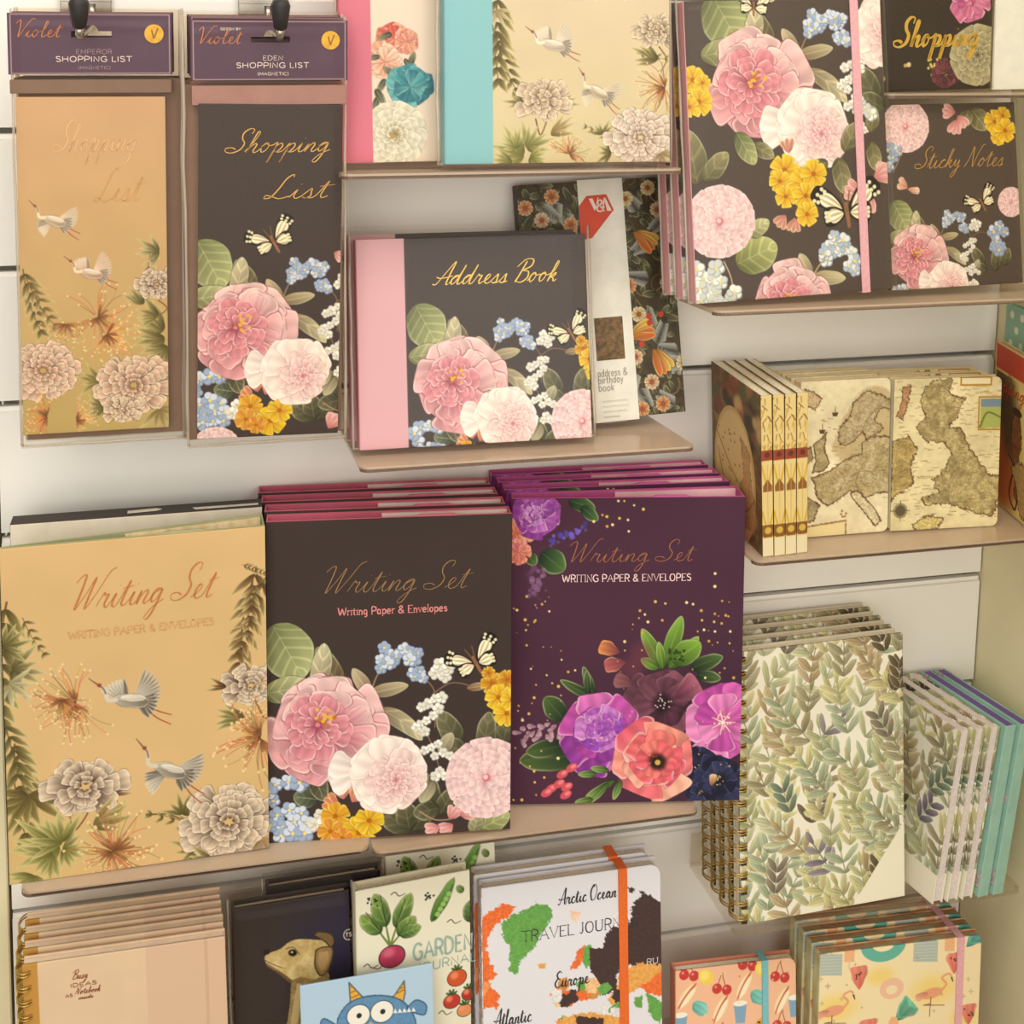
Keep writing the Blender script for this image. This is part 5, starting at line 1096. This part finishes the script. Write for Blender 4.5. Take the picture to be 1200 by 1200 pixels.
# ---------------------------------------------------------------- top shelf: pink spined and turquoise spined books
PINKSP = mat('pink book cloth', (214, 116, 138), .6); TEALSP = mat('turquoise book cloth', (132, 186, 190), .55); ROSE = mat('pale pink book cloth', (214, 160, 166), .6); ROSED = mat('dusty pink card', (206, 128, 138), .6)
DARKB = mat('dark brown card', (78, 64, 58), .6)
root = thing('address_book', 'pink spined book with white rose cover, partly hidden by the turquoise one', 'book', pose(.2033, -.074, 1.3795, .2, 6, -.6))
book(root, sheet_pink_spine(), .014, back=PINKSP, spine=PINKSP); sleeve(root, .19, .2, .014)
root = thing('address_book', 'turquoise spined book with cranes and sepia peonies on cream, in shiny film', 'book', pose(.2592, -.095, 1.3795, .4, 6, .2))
pc = sheet_teal_crane(); book(root, pc, .0145, back=TEALSP, spine=TEALSP); sleeve(root, .164, .2, .0145, .004, m=mat_film('glossy film', (.985, .98, .97), rough=.15, bump=.1, scale=30, ior=1.17))
text(root, pc, 'Address Book', 640, 985, 14, 26, PALEINK, .6)

# ---------------------------------------------------------------- shelf with the address books
M0 = pose(.2052, -.088, 1.1762, -1.6, 11.5, -.3)
root = thing('address_book', 'pink spined address book with gold script over dark floral cover, in front', 'book', M0, 'pink spined floral address books')
pc = sheet_address(); book(root, pc, .0125, back=ROSE, spine=ROSED, m=INKG); sleeve(root, .1695, .148, .0125, .004, .006, m=mat_film('glossy film', (1, 1, 1)))
text(root, pc, 'Address Book', 312, 705, 414, 29, BRIGHT, .85, contrast=.4, slant=.5)
dup(root, pose(.2018, -.0703, 1.1762, -1.6, 11.5, -.3), 'pink spined floral address book hidden behind its twin, only edges showing')
root = thing('address_book', 'dark foliage patterned book behind a white paper band with red badge', 'book', pose(.3180, -.0495, 1.1745, 0, 11.3, -2.2))
pc = sheet_morris(); book(root, pc, .011, back=DARKB, spine=DARKB)
mm = lambda x, y: (lambda q: (q[0] / RES / 1000 - pc.w / 2000, pc.h / 1000 - q[1] / RES / 1000))(pc.pt(x, y))
bx0, bx1 = mm(778, 90)[0] , mm(919, 90)[0]
BAND = mat('white paper band', (230, 226, 212), .6); bd = box('paper_band', bx0, bx1, -.0008, -.0002, -.002, .1838, BAND, root, .0001)
k = (bx1 - bx0) / 141
q = lambda x, y: (bx0 + (x - 778) * k, .1826 - (y - 88) * k)
REDP = mat('red print', (206, 72, 42), .5)
prism('red_badge', [q(778.2, 161), q(804, 132), q(866, 130), q(886, 178), q(812, 258), q(778.2, 262)], -.0011, -.0008, 'y', REDP, bd)
for pts in ([(810, 140), (822, 140), (831, 166), (826, 178)], [(838, 138), (841, 138), (832, 168), (829, 172)], [(857, 140), (862, 140), (879, 180), (865, 180)], [(857, 140), (860, 146), (852, 180), (848, 180)]): prism('badge_letter', [q(*p) for p in pts], -.0013, -.0011, 'y', CREAMINK, bd)
class _B: pass
pb = Canvas(10, 10, (0, 0, 0)); 
def btext(s, x0, x1, yb, xh, m, w, **kw):
    f = type('C', (), {})(); X0, Z0 = q(x0, yb); f.pt = lambda x, y: ((q(x, y)[0] + .5) * 1000 * RES, (1 - q(x, y)[1]) * 1000 * RES); f.w = 1000; f.h = 1000; f.k = f.ky = k * 1000 * RES
    return text(bd, f, s, x0, x1, yb, xh, m, w, y=-.0014, **kw)
btext('&', 834, 857, 180, 34, CREAMINK, 1.2, font='print', contrast=.2)
prism('pattern_swatch', [q(800, 494), q(888, 494), q(888, 619), q(800, 619)], -.0011, -.0008, 'y', mat('swatch', (86, 68, 44), .5, grain=.3, scale=300, c2=(120, 92, 58)), bd)
for s, x1, yb in (('address &', 890, 666), ('birthday', 876, 686), ('book', 846, 708)): btext(s, 800, x1, yb, 21, TEXTGREY, .5, font='print', contrast=0)
for i, x1 in enumerate((884, 888, 880, 858, 874)): btext('ii ' * 6 if 0 else 'niniuninuini'.replace('u', 'n'), 810, x1, 742 + i * 15, 8, mat('pale grey ink', (190, 186, 176), .6), .28, font='print', contrast=0)

# ---------------------------------------------------------------- journals, sticky notes and small books on the upper shelf
ROSEL = mat('rose board', (222, 164, 168), .55); PINKEL = mat('pink elastic', (226, 170, 178), .7, scale=600, grain=.08)
M0 = pose(.4444, -.0955, 1.2770, 2.2, 7.6, -1.4)
root = thing('journal', 'large dark floral journal closed with a pink strap, in front', 'journal', M0, 'dark floral journals with pink straps')
pc = sheet_journal(); book(root, pc, .0125, back=ROSEL, spine=ROSEL, m=INKG, pages=mat('rose page edge', (214, 160, 158), .8, grain=.1, scale=400)); elastic(.0575, .16, .0068, .2195, .0125, PINKEL, root); sleeve(root, .161, .22, .0125, .0032, m=mat_film('glossy film', (1, 1, 1)))
dup(root, pose(.4418, -.0772, 1.2758, 2.2, 7.6, -1.4), 'second large dark floral journal, its pink spine showing behind the front one')
dup(root, pose(.4392, -.0589, 1.2748, 2.2, 7.6, -1.4), 'hindmost large dark floral journal, a sliver of pink spine showing')
root = thing('sticky_note_book', 'dark floral sticky notes book with gold script and butterflies', 'sticky notes', pose(.5851, -.085, 1.2768, 1.1, 9, -.8))
pc = sheet_sticky(); book(root, pc, .011, back=DARKB, spine=DARKB); text(root, pc, 'Sticky Notes', 846, 1184, 528, 28, GOLD, .55, contrast=.3, slant=.45); sleeve(root, .115, .1415, .011)
root = thing('shopping_book', 'black book with gold brush script and grey green rose, top corner shelf', 'book', pose(.5735, -.058, 1.4268, .3, 1, -1.5))
pc = sheet_shopping(); book(root, pc, .010, back=DARKB, spine=DARKB); text(root, pc, 'Shopping', 262, 850, 372, 70, mat('antique gold', (212, 172, 72), .4, .2), 2.2, contrast=.55, slant=.22); sleeve(root, .095, .15, .010)
root = thing('memo_pad', 'plain white memo pad beside the black floral book', 'pad', pose(.6452, -.055, 1.4268, 0, 1, -1))
box('cover', -.0205, .0165, 0, .0015, 0, .13, mat('white card', (232, 228, 212), .6), root, .0007, 2); box('page_block', -.0195, .0155, .0015, .016, .001, .129, PAGES, root, .0005)

# ---------------------------------------------------------------- map notebooks
PARCH = mat('parchment board', (222, 200, 150), .6, grain=.12, scale=60); MPAGE = mat('ivory page edge', (244, 236, 212), .8, grain=.1, scale=500)
side, spn = sheet_map_side(), sheet_map_spine()
def map_upright():
    t = thing('map_notebook', '', 'notebook', pose(.4232, -.0565, 1.0792, -90, -3.4, 0), 'map notebooks shelved spine out')
    w, h, d = .09, .125, .0085
    sheet_mesh('front_cover', side, w, h, .001, INK, t); box('back_cover', -w / 2, w / 2, d - .001, d, 0, h, PARCH, t, .0003); box('page_block', -w / 2 + .003, w / 2 - .001, 0.0010, d - .0010, .001, h - .0004, MPAGE, t, .0003)
    sheet_mesh('spine', spn, d, h, .001, INK, t, 0, local=Matrix.Translation((w / 2 + .0006, d / 2, 0)) @ Matrix.Rotation(rad(90), 4, 'Z'))
    return t
m0 = map_upright(); m0['label'] = 'antique map notebook shelved spine out, its oval figure cover exposed'
for i, s in enumerate(('second upright map notebook from the exposed oval figure cover', 'third upright map notebook from the exposed oval figure cover', 'upright map notebook shelved spine out next to the Europe map')): dup(m0, pose(.4232 + .0094 * (i + 1), -.0565 + .0006 * i, 1.0792, -90, -3.2 + .3 * i, 0), s)
def map_flat(c, label, M, group):
    t = thing('map_notebook', label, 'notebook', M, group); book(t, c, .009, back=PARCH, rnd=.005, pages=MPAGE, inset=.001, cover=.0013); return t
t = map_flat(sheet_europe(), 'notebook with an antique map of Europe facing out, in front', pose(.5030, -.077, 1.0795, -.6, 3.5, 0), 'Europe map notebooks facing out')
dup(t, pose(.5005, -.066, 1.0795, -.6, 3.5, 0), 'second Europe map notebook, behind the front one'); dup(t, pose(.4985, -.055, 1.0795, -.6, 3.5, 0), 'rearmost Europe map notebook of the three')
t = map_flat(sheet_uk(), 'notebook with an antique map of Britain facing out, in front', pose(.5886, -.081, 1.0795, -1.5, 4.5, 1), 'Britain map notebooks facing out')
dup(t, pose(.5862, -.070, 1.0795, -1.5, 4.5, .8), 'second Britain map notebook, behind the front one'); dup(t, pose(.584, -.059, 1.0795, -1.5, 4.5, .6), 'rearmost Britain map notebook of the three')
root = thing('storybook', 'yellow book with a red title band leaning along the beige side wall', 'book', pose(.6552, -.089, 1.0795, -100, -2.5, 0))
pc = sheet_western(); book(root, pc, .006, back=PARCH, m=INK, cover=.0012, rnd=.003); text(root, pc, 'ng', 62, 84, 15, 5, CREAMINK, 1.3, contrast=.3); text(root, pc, 'pping', 14, 50, 38, 6.4, REDP, .9, contrast=.3); text(root, pc, 'Sky', 17, 34, 30, 3, mat('brown ink', (130, 90, 50), .6), .6, contrast=.3)
root = thing('dotted_book', 'green book with white dots standing against the beige side wall', 'book', pose(.6738, -.078, 1.0795, -91, 0, 0))
book(root, sheet_dots(), .006, back=mat('green board', (140, 178, 150), .6), cover=.0012)

# ---------------------------------------------------------------- writing sets
def folder_set(label, M, c, t, colr, paper, group, dl=None, dr=None, notch=.47, insert=True, sheet_t=.0014, flapc=None):
    """folder box: printed front panel, coloured box behind it, envelopes showing along the open part of the top"""
    w, h = (c.w / 1000, c.h / 1000) if c is not None else (.1755, .2345); dl = dl or t; dr = dr or t
    r = thing('writing_set', label, 'writing set', M, group)
    if c is not None: sheet_mesh('front_panel', c, w, h, sheet_t, INKM, r)
    if not insert:
        prism('folder', [(-w / 2, sheet_t), (w / 2, sheet_t), (w / 2, dr), (-w / 2, dl)], 0, h - .0004, 'z', colr, r); return r
    f = lambda u, k, d=0: (-w / 2 + w * u, sheet_t + .001 + (dl + (dr - dl) * u - sheet_t - .001) * k + d)      # a point across the width, k of the way from lining to back
    prism('folder', [f(0, 0), f(1, 0), f(1, 1), f(0, 1)], 0, h - .013, 'z', colr, r)
    prism('back_panel', [f(0, 1, -.0012), f(1, 1, -.0012), f(1, 1), f(0, 1)], h - .013, h - .0002, 'z', colr, r)
    for u in (0, .994): prism('side_panel', [f(u, 0), f(u + .006, 0), f(u + .006, 1, -.0012), f(u, 1, -.0012)], h - .013, h - .0004, 'z', colr, r)
    X = lambda u: -w / 2 + w * u
    prism('front_lining', [(X(0), h - .02), (X(1), h - .02), (X(1), h + .0004), (X(notch + .31), h + .0004), (X(notch + .29), h + .0018), (X(notch + .16), h + .0018), (X(notch + .14), h + .0004), (X(0), h + .0004)], sheet_t, sheet_t + .001, 'y', colr, r)
    prism('envelope', [f(notch, 1, -.0032), f(.992, 1, -.0032), f(.992, 1, -.0014), f(notch, 1, -.0014)], h - .013, h - .0016, 'z', paper, r)
    return r
PINKB = mat('raspberry board', (196, 98, 118), .6); CREAMP = mat('cream envelope', (246, 230, 218), .7); MAGB = mat('magenta board', (196, 92, 150), .6); PALEP = mat('pale pink envelope', (246, 206, 208), .7)
SAGE = mat('sage board', (164, 164, 122), .65); PEACHP = mat('patterned peach envelope', (232, 200, 150), .7, grain=.12, scale=120, c2=(236, 214, 176)); BLKB = mat('black board', (62, 52, 48), .6); IVORY = mat('ivory board', (228, 216, 196), .65)
pc = sheet_set_crane(); root = folder_set('peach writing set with flying cranes and sepia flowers', pose(-.0326, -.095, .8882, 1.0, 2.2, -.35), pc, .018, SAGE, PEACHP, 'writing sets', .005, .024, notch=.46)
text(root, pc, 'Writing Set', 175, 575, 400, 38, COPPER, .95, contrast=.62, slant=.4); text(root, pc, 'WRITING PAPER & ENVELOPES', 178, 578, 477, 19, TANINK, .7, 'print', contrast=0, serif=True)
root = folder_set('black edged writing set with ivory face behind the peach crane one', pose(-.0325, -.0545, .8882, -.3, 2.2, -.2), None, .018, BLKB, CREAMP, 'writing sets', insert=False)
box('front_panel', -.0874, .0874, 0, .0014, 0, .2340, IVORY, root, .0002)
prism('envelope', [(-.008, .011), (.012, .0125), (.016, .0105), (.0125, .0085), (-.008, .0072)], .2335, .2346, 'z', IVORY, root); prism('envelope', [(.038, .0085), (.085, .0085), (.085, .006), (.04, .0055)], .2335, .2346, 'z', IVORY, root)
pc = sheet_set_floral(); root = folder_set('black writing set with pink peony and gold script, foremost of its stack', pose(.1426, -.0955, .8872, -6.1, 3, -.3), pc, .0176, PINKB, CREAMP, 'floral writing sets', notch=.47)
text(root, pc, 'Writing Set', 198, 640, 408, 32, GOLDD, .6, contrast=.35, slant=.45); text(root, pc, 'Writing Paper & Envelopes', 258, 580, 471, 21, PINKINK, .95, 'print', contrast=.1, serif=True)
for i, (s, y, ya) in enumerate((('second black floral writing set, pink edge behind the foremost', -.0771, -5.9), ('third black floral writing set counting back from the peony cover', -.0589, -5.5), ('rearmost black floral writing set against the wall', -.0407, -5.0))): dup(root, pose(.1424 - .0010 * i, y, .8872, ya, 3, -.25), s)
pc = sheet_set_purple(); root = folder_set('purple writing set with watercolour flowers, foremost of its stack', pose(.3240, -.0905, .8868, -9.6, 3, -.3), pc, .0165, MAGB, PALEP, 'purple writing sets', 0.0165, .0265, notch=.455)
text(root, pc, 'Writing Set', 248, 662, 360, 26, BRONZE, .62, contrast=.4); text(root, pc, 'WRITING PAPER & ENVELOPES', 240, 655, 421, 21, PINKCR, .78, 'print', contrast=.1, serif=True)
root2 = folder_set('second purple writing set, magenta edge behind the foremost', pose(.3246, -.0668, .8868, -5.2, 3, -.3), pc, .0158, MAGB, PALEP, 'purple writing sets', notch=.43)
for i, (s, y, ya) in enumerate((('third purple writing set counting back from the flowered cover', -.0505, -4.6), ('rearmost purple writing set against the wall', -.0342, -3.6))): dup(root2, pose(.3240 - .0016 * i, y, .8868, ya, 3, -.3), s)

# ---------------------------------------------------------------- leaf patterned notebooks
BRASS = mat('brass wire', (190, 156, 84), .28, .8, .1); LEAFP = mat('ivory board edge', (222, 214, 190), .7)
lc = sheet_leaf()
for kk in range(19):
    y = 218 + 20 + kk * 47.5; lc.rect(196, y - 6, 216, y + 8, (60, 46, 30))
root = thing('spiral_notebook', 'large leaf patterned spiral notebook with brass coil, in front', 'notebook', pose(.4967, -.0885, .7702, 2.6, 6.8, .5), 'leaf patterned spiral notebooks')
book(root, lc, .0122, back=LEAFP, rnd=.006, sides='R' if 0 else None) if 0 else book(root, lc, .0122, back=LEAFP, rnd=0, pages=MPAGE, inset=.002)
coil(root, lc.w / 1000, lc.h / 1000, .0122, 19, BRASS, .0062, .0072, .2094)
lbl = ('second leaf patterned spiral notebook, just behind the front one', 'third leaf patterned spiral notebook from the front', 'rearmost leaf patterned spiral notebook')
for i in range(3): dup(root, pose(.4958 - .0008 * i, -.0885 + .0155 * (i + 1), .7695, 2.6, 6.8, .5), lbl[i])
sc = sheet_leaf(92, 145, (0, 0, 330, 520), 77, False); sc.poly([(-5, 430), (340, 405), (340, 530), (-5, 530)], (236, 228, 204))
LILAC = mat('pale lilac page edge', (220, 208, 206), .75, grain=.1, scale=500); edge_c = sheet_leaf(13, 145, (0, 0, 47, 520), 78, False)
def small_book(label, x, c, back, pages, group):
    t = thing('pocket_notebook', label, 'notebook', pose(x, -.0545, .7702, -77, 7.6, 0), group); w, h, d = .092, .145, .0112
    sheet_mesh('front_cover', c, w, h, .0011, INK, t); sheet_mesh('back_cover', back, w, h, .0011, INK, t, local=Matrix.Translation((0, d - .0011, 0)))
    box('page_block', -w / 2 + .001, w / 2 - .0012, .0011, d - .0011, .001, h - .0005, pages, t, .0003); return t
t = small_book('small leaf patterned notebook seen edge on, cover exposed beside the large one', .5757, sc, sc, LILAC, 'small leaf patterned notebooks in film')
dup(t, pose(.5757 + .0135, -.0545, .7702, -77, 7.6, 0), 'small leaf patterned notebook seen edge on, middle of the three'); dup(t, pose(.5757 + .027, -.0545, .7702, -77, 7.6, 0), 'small leaf patterned notebook seen edge on, touching the turquoise ones')
tc = Canvas(92, 145, (150, 190, 172), (0, 0, 92, 145), seed=9); tc.mottle(.06, 12)
for i in range(40): x, y = tc.r.uniform(0, 92), tc.r.uniform(0, 145); wash(tc, x, y, tc.r.uniform(3, 6), [(214, 178, 176), (120, 150, 130), (232, 206, 196)], 5, eye=None)
VIO = mat('violet page edge', (110, 84, 148), .7, grain=.12, scale=300)
t = small_book('turquoise notebook with violet page edges, next to the small leaf notebooks', .5757 + .0415, tc, tc, VIO, 'turquoise notebooks with violet page edges')
box('spine_strip', .0448, .0462, -.0002, .0114, 0, .1449, mat('turquoise board', (150, 188, 172), .6, grain=.06), t, .0004)
dup(t, pose(.5757 + .0552, -.0545, .7702, -77, 7.6, 0), 'turquoise notebook with violet page edges, touching the beige side wall')

# ---------------------------------------------------------------- bottom row
TAN = mat('gold paper edge', (196, 150, 84), .5)
bc = sheet_beige(); root = thing('spiral_notebook', 'plain blush notebook with gold coil and small copper emblem, in front', 'notebook', pose(-.0409, -.092, .6, -1.6, 2, -1.4), 'plain blush spiral notebooks'); 
bc2 = Canvas(140, 217, (230, 200, 166), (55, 490, 747, 1562), -.12, seed=121); bc2.a[:] = np.concatenate([bc.a, bc.a[-(bc2.H - bc.H):]])
book(root, bc2, .0105, back=mat('blush board', (222, 192, 160), .6), pages=mat('blush page edge', (236, 214, 190), .8), m=INKM, inset=.0015)
coil(root, .14, .217, .0105, 20, BRASS, .005, .006, .212)
for s, x0, x1, yb, xh in (('Busy', 216, 272, 546, 13), ('Notebook', 226, 312, 602, 10), ('inside', 238, 288, 620, 6)): text(root, bc2, s, x0, x1, yb + .12 * (x0 - 55) * 0 - 0, xh, BRONZE, .55, contrast=.3)
text(root, bc2, 'IDEAS', 215, 300, 575, 13, BRONZE, .55, 'print', contrast=0); text(root, bc2, 'AS', 195, 218, 612, 11, BRONZE, .5, 'print', contrast=0)
for i, s in enumerate(('second blush spiral notebook, just behind the front one', 'third blush spiral notebook from the front', 'rearmost blush spiral notebook')): dup(root, pose(-.0418 - .0008 * i, -.092 + .0135 * (i + 1), .6012 + .0008 * i, -1.6, 2, -1.4), s)
DOGB = mat('dark board', (60, 50, 46), .5)
root = thing('dog_notebook', 'dark notebook with the portrait of a tan dog, in front', 'notebook', pose(.0774, -.083, .6, .9, 5.9, -.8), 'dark dog portrait notebooks'); dc = sheet_dog(); dc2 = Canvas(87, 221.5, (54, 44, 40), (778, 290, 1168, 1283), -.16, seed=61); dc2.a[:dc.H] = dc.a; dc2.a[dc.H:] = dc.a[-(dc2.H - dc.H):]
book(root, dc2, .012, back=DOGB, spine=DOGB, m=INKG); text(root, dc2, 'TS', 1152, 1172, 385, 13, CREAMINK, .5, 'print', contrast=0); sleeve(root, .087, .2215, .012, .003)
dup(root, pose(.104, -.0648, .6, .9, 5.9, -.8), 'dark dog portrait notebook half hidden behind its twin')
gc = sheet_garden(); GB = mat('cream board', (220, 212, 182), .6); 
gc2 = Canvas(88, 232, (232, 226, 202), (205, 235, 552, 1150), -.2, seed=71); gc2.a[:gc.H] = gc.a; 
root = thing('garden_journal', 'cream garden journal with painted beetroot, pea pod and tomatoes, in front', 'journal', pose(.1682, -.082, .6, 3.2, 2.4, -.8), 'cream garden journals')
book(root, gc2, .0125, back=GB, spine=GB); text(root, gc2, 'GARDEN', 377, 556, 449, 50, GREYINK, 1.9, 'print', contrast=0); text(root, gc2, 'JOURNAL', 385, 568, 488, 27, GREYINK, .9, 'print', contrast=0)
g2 = dup(root, pose(.198, -.0604, .6, 3.2, 6.6, -.8), 'cream garden journal behind its twin, a lime ribbon at its top')
bm = bmesh.new(); tube(bm, [(.012, .006, .2315), (.012, .005, .2345), (.014, -.001, .2352), (.013, -.0022, .229)], .0016, 8); done(bm, 'ribbon_marker', mat('lime ribbon', (176, 170, 70), .7), g2)
mc = sheet_monster(); MB_ = mat('pale blue board', (170, 196, 216), .6)
root = thing('picture_card', 'pale blue card with a horned blue cartoon creature', 'card', pose(.1303, -.1055, .6, .2, 5.5, -1)); mc2 = Canvas(99, 175, (176, 202, 222), (35, 520, 440, 1236), -.17, seed=81); mc2.a[:mc.H] = mc.a
sheet_mesh('front', mc2, .099, .175, .0008, INK, root); box('envelope', -.0492, .0492, .001, .002, .0005, .1745, MB_, root, .0002)
tcv = sheet_travel(); TB = mat('lilac white board', (216, 212, 218), .6)
root = thing('travel_journal', 'white world map travel journal with orange elastic, in front', 'journal', pose(.2921, -.092, .6, -.2, 6.6, -.2), 'world map travel journals')
tc2 = Canvas(145, 215, (224, 222, 228), (585, 210, 1130, 1019), -.115, seed=91); tc2.a[:tcv.H] = tcv.a; tc2.a[tcv.H:] = tcv.a[-(tc2.H - tcv.H):]
book(root, tc2, .0135, back=TB, spine=mat('copper flecked board', (196, 160, 146), .6, grain=.5, scale=200, c2=(220, 214, 214)), rnd=.0095, sides=None) if 0 else None
sheet_mesh('front_cover', tc2, .145, .215, .0022, INK, root, .0085, 'TBR'); box('page_block', -.0715, .070, .0022, .0113, .002, .213, PAGES, root, .003, 3); box('back_cover', -.0725, .0725, .0113, .0135, 0, .215, TB, root, .0009, 2)
box('spine', -.0731, -.0709, .0002, .0133, 0, .215, mat('copper flecked board', (206, 172, 158), .6, grain=.4, scale=200, c2=(222, 216, 216)), root, .0006, 2)
elastic(.041, .145, .0072, .215, .0135, mat('orange elastic', (226, 106, 40), .65, scale=600, grain=.08), root)
for s, x0, x1, yb, xh, kw in (('Arctic Ocean', 812, 992, 262, 19, {}), ('Europe', 800, 905, 505, 19, {}), ('Atlantic', 612, 728, 612, 20, {})): text(root, tc2, s, x0, x1, yb, xh, BLACKINK, .95, contrast=.5, slant=.1)
text(root, tc2, 'TRAVEL JOURNAL', 700, 1060, 368, 31, BLACKINK, .85, 'print', contrast=.25, serif=True); text(root, tc2, 'RU', 1083, 1120, 446, 16, CREAMINK, .5, 'print', contrast=0, serif=True)
for (x, y) in ((925, 300), (938, 298), (950, 294), (958, 288)): pass
dup(root, pose(.2895, -.0768, .6, -.2, 6.6, -.2), 'world map travel journal standing behind its twin')
cc = sheet_cherry(); PEACH = mat('peach board', (206, 130, 104), .6)
root = thing('snack_notebook', 'peach notebook printed with cherries and hot dogs, turquoise elastic', 'notebook', pose(.4327, -.084, .564, -1.6, 8.4, .8)); book(root, cc, .0125, back=PEACH, rnd=.006, inset=.002) if 0 else None
cc2 = Canvas(104, 149, (238, 186, 150), (125, 290, 497, 822), -.085, seed=101); cc2.a[:cc.H] = cc.a; cc2.a[cc.H:] = cc.a[-(cc2.H - cc.H):]
sheet_mesh('front_cover', cc2, .104, .149, .002, INK, root, .0075, 'TBR'); box('page_block', -.051, .0505, .002, .0105, .0015, .1475, PAGES, root, .002, 2); box('back_cover', -.052, .052, .0105, .0125, 0, .149, PEACH, root, .0006); box('spine', -.0526, -.0506, .0002, .0123, 0, .149, PEACH, root, .0006, 2)
elastic(.0248, .104, .0052, .149, .0125, mat('turquoise elastic', (120, 186, 196), .65, scale=600, grain=.08), root)
fc = sheet_flamingo(); FB = mat('burnt orange board', (206, 136, 92), .6, grain=.35, scale=60, c2=(196, 150, 110))
root = thing('flamingo_notebook', 'cream flamingo and ice lolly notebook with pink elastic, in front', 'notebook', pose(.5702, -.092, .564, -.9, 4.2, 1.2), 'flamingo notebooks')
fp = mat('tinted page edge', (200, 128, 96), .7, grain=.35, scale=50, c2=(150, 150, 110)); fc2 = Canvas(145.6, 158, (242, 222, 178), (570, 240, 1057, 768), -.115, seed=111); fc2.a[:] = fc.a[:fc2.H]
sheet_mesh('front_cover', fc2, .1456, .158, .0018, INK, root, .005, 'TBR'); box('page_block', -.0722, .0718, .0018, .0082, .0004, .1576, fp, root, .001); box('back_cover', -.0728, .0728, .0082, .0098, 0, .158, FB, root, .0005); box('spine', -.0733, -.0713, .0002, .0096, 0, .158, mat('speckled board', (226, 196, 130), .6, grain=.4, scale=50, c2=(176, 180, 140)), root, .0005, 2)
elastic(.0535, .1456, .0062, .158, .0098, PINKEL, root)
for i, s in enumerate(('second flamingo notebook, just behind the front one', 'third flamingo notebook from the front', 'rearmost flamingo notebook of the four')): dup(root, pose(.5696 - .0008 * i, -.092 + .0128 * (i + 1), .564, -.9, 4.2, 1.2), s)

# ================================================================= light and camera
W = bpy.data.worlds.new('shop'); SCN.world = W; W.use_nodes = True; bg = W.node_tree.nodes['Background']; bg.inputs['Color'].default_value = (1, .955, .875, 1); bg.inputs['Strength'].default_value = .52
LAMP_W = 25
def lamp(x, y, z, sx, sy, e, aim, c=(1, .945, .85), nm='ceiling_tube_lamp'):
    d = bpy.data.lights.new('area_lamp', 'AREA'); d.shape = 'RECTANGLE'; d.size = sx; d.size_y = sy; d.energy = e; d.color = c
    o = bpy.data.objects.new(nm, d); COL.objects.link(o); o.location = (x, y, z); v = Vector(aim) - Vector((x, y, z)); o.rotation_euler = v.to_track_quat('-Z', 'Y').to_euler()
for lx in (-1.2, 1.2): lamp(lx, -2.6, 2.55, .9, .6, 7, (.25, 0, 1.05))
for lx in (-.35, .85): lamp(lx, -.95, 2.6, 1.1, .5, 11, (lx, -.3, 1.0))
lamp(-.3, -3.7, 1.65, 5.2, 2.3, 72, (.28, 0, 1.1), (1, .965, .89), 'frontal_fill_light')  # unseen frontal fill, added to brighten the wall under the shelves
cam = bpy.data.cameras.new('camera'); co = bpy.data.objects.new('camera', cam); COL.objects.link(co); SCN.camera = co
f_, px_, py_ = 1490.0945, 533.2584, 160.6256; ya, pi, ro = .21301181, .11633621, .01406256
cam.sensor_width = 36; cam.lens = f_ / 1200 * 36; cam.shift_x = (600 - px_) / 1200; cam.shift_y = -(600 - py_) / 1200; cam.clip_start = .02
A = Matrix(((math.cos(ya), 0, -math.sin(ya)), (0, 1, 0), (math.sin(ya), 0, math.cos(ya)))); B = Matrix(((1, 0, 0), (0, math.cos(pi), -math.sin(pi)), (0, math.sin(pi), math.cos(pi)))); C_ = Matrix(((math.cos(ro), -math.sin(ro), 0), (math.sin(ro), math.cos(ro), 0), (0, 0, 1)))
R3 = C_ @ B @ A                              # rows: picture right, picture down, view axis, in (x, -z, y)
ax = [Vector((R3[i][0], R3[i][2], -R3[i][1])) for i in range(3)]
co.matrix_world = Matrix(((ax[0].x, -ax[1].x, -ax[2].x, 0), (ax[0].y, -ax[1].y, -ax[2].y, -.94377), (ax[0].z, -ax[1].z, -ax[2].z, 1.5), (0, 0, 0, 1)))
try: SCN.cycles.transparent_max_bounces = 32
except Exception: pass
SCN.view_settings.view_transform = 'Standard'; SCN.view_settings.look = 'None'; SCN.view_settings.exposure = -.09; SCN.view_settings.gamma = 1; SCN.view_settings.use_curve_mapping = False
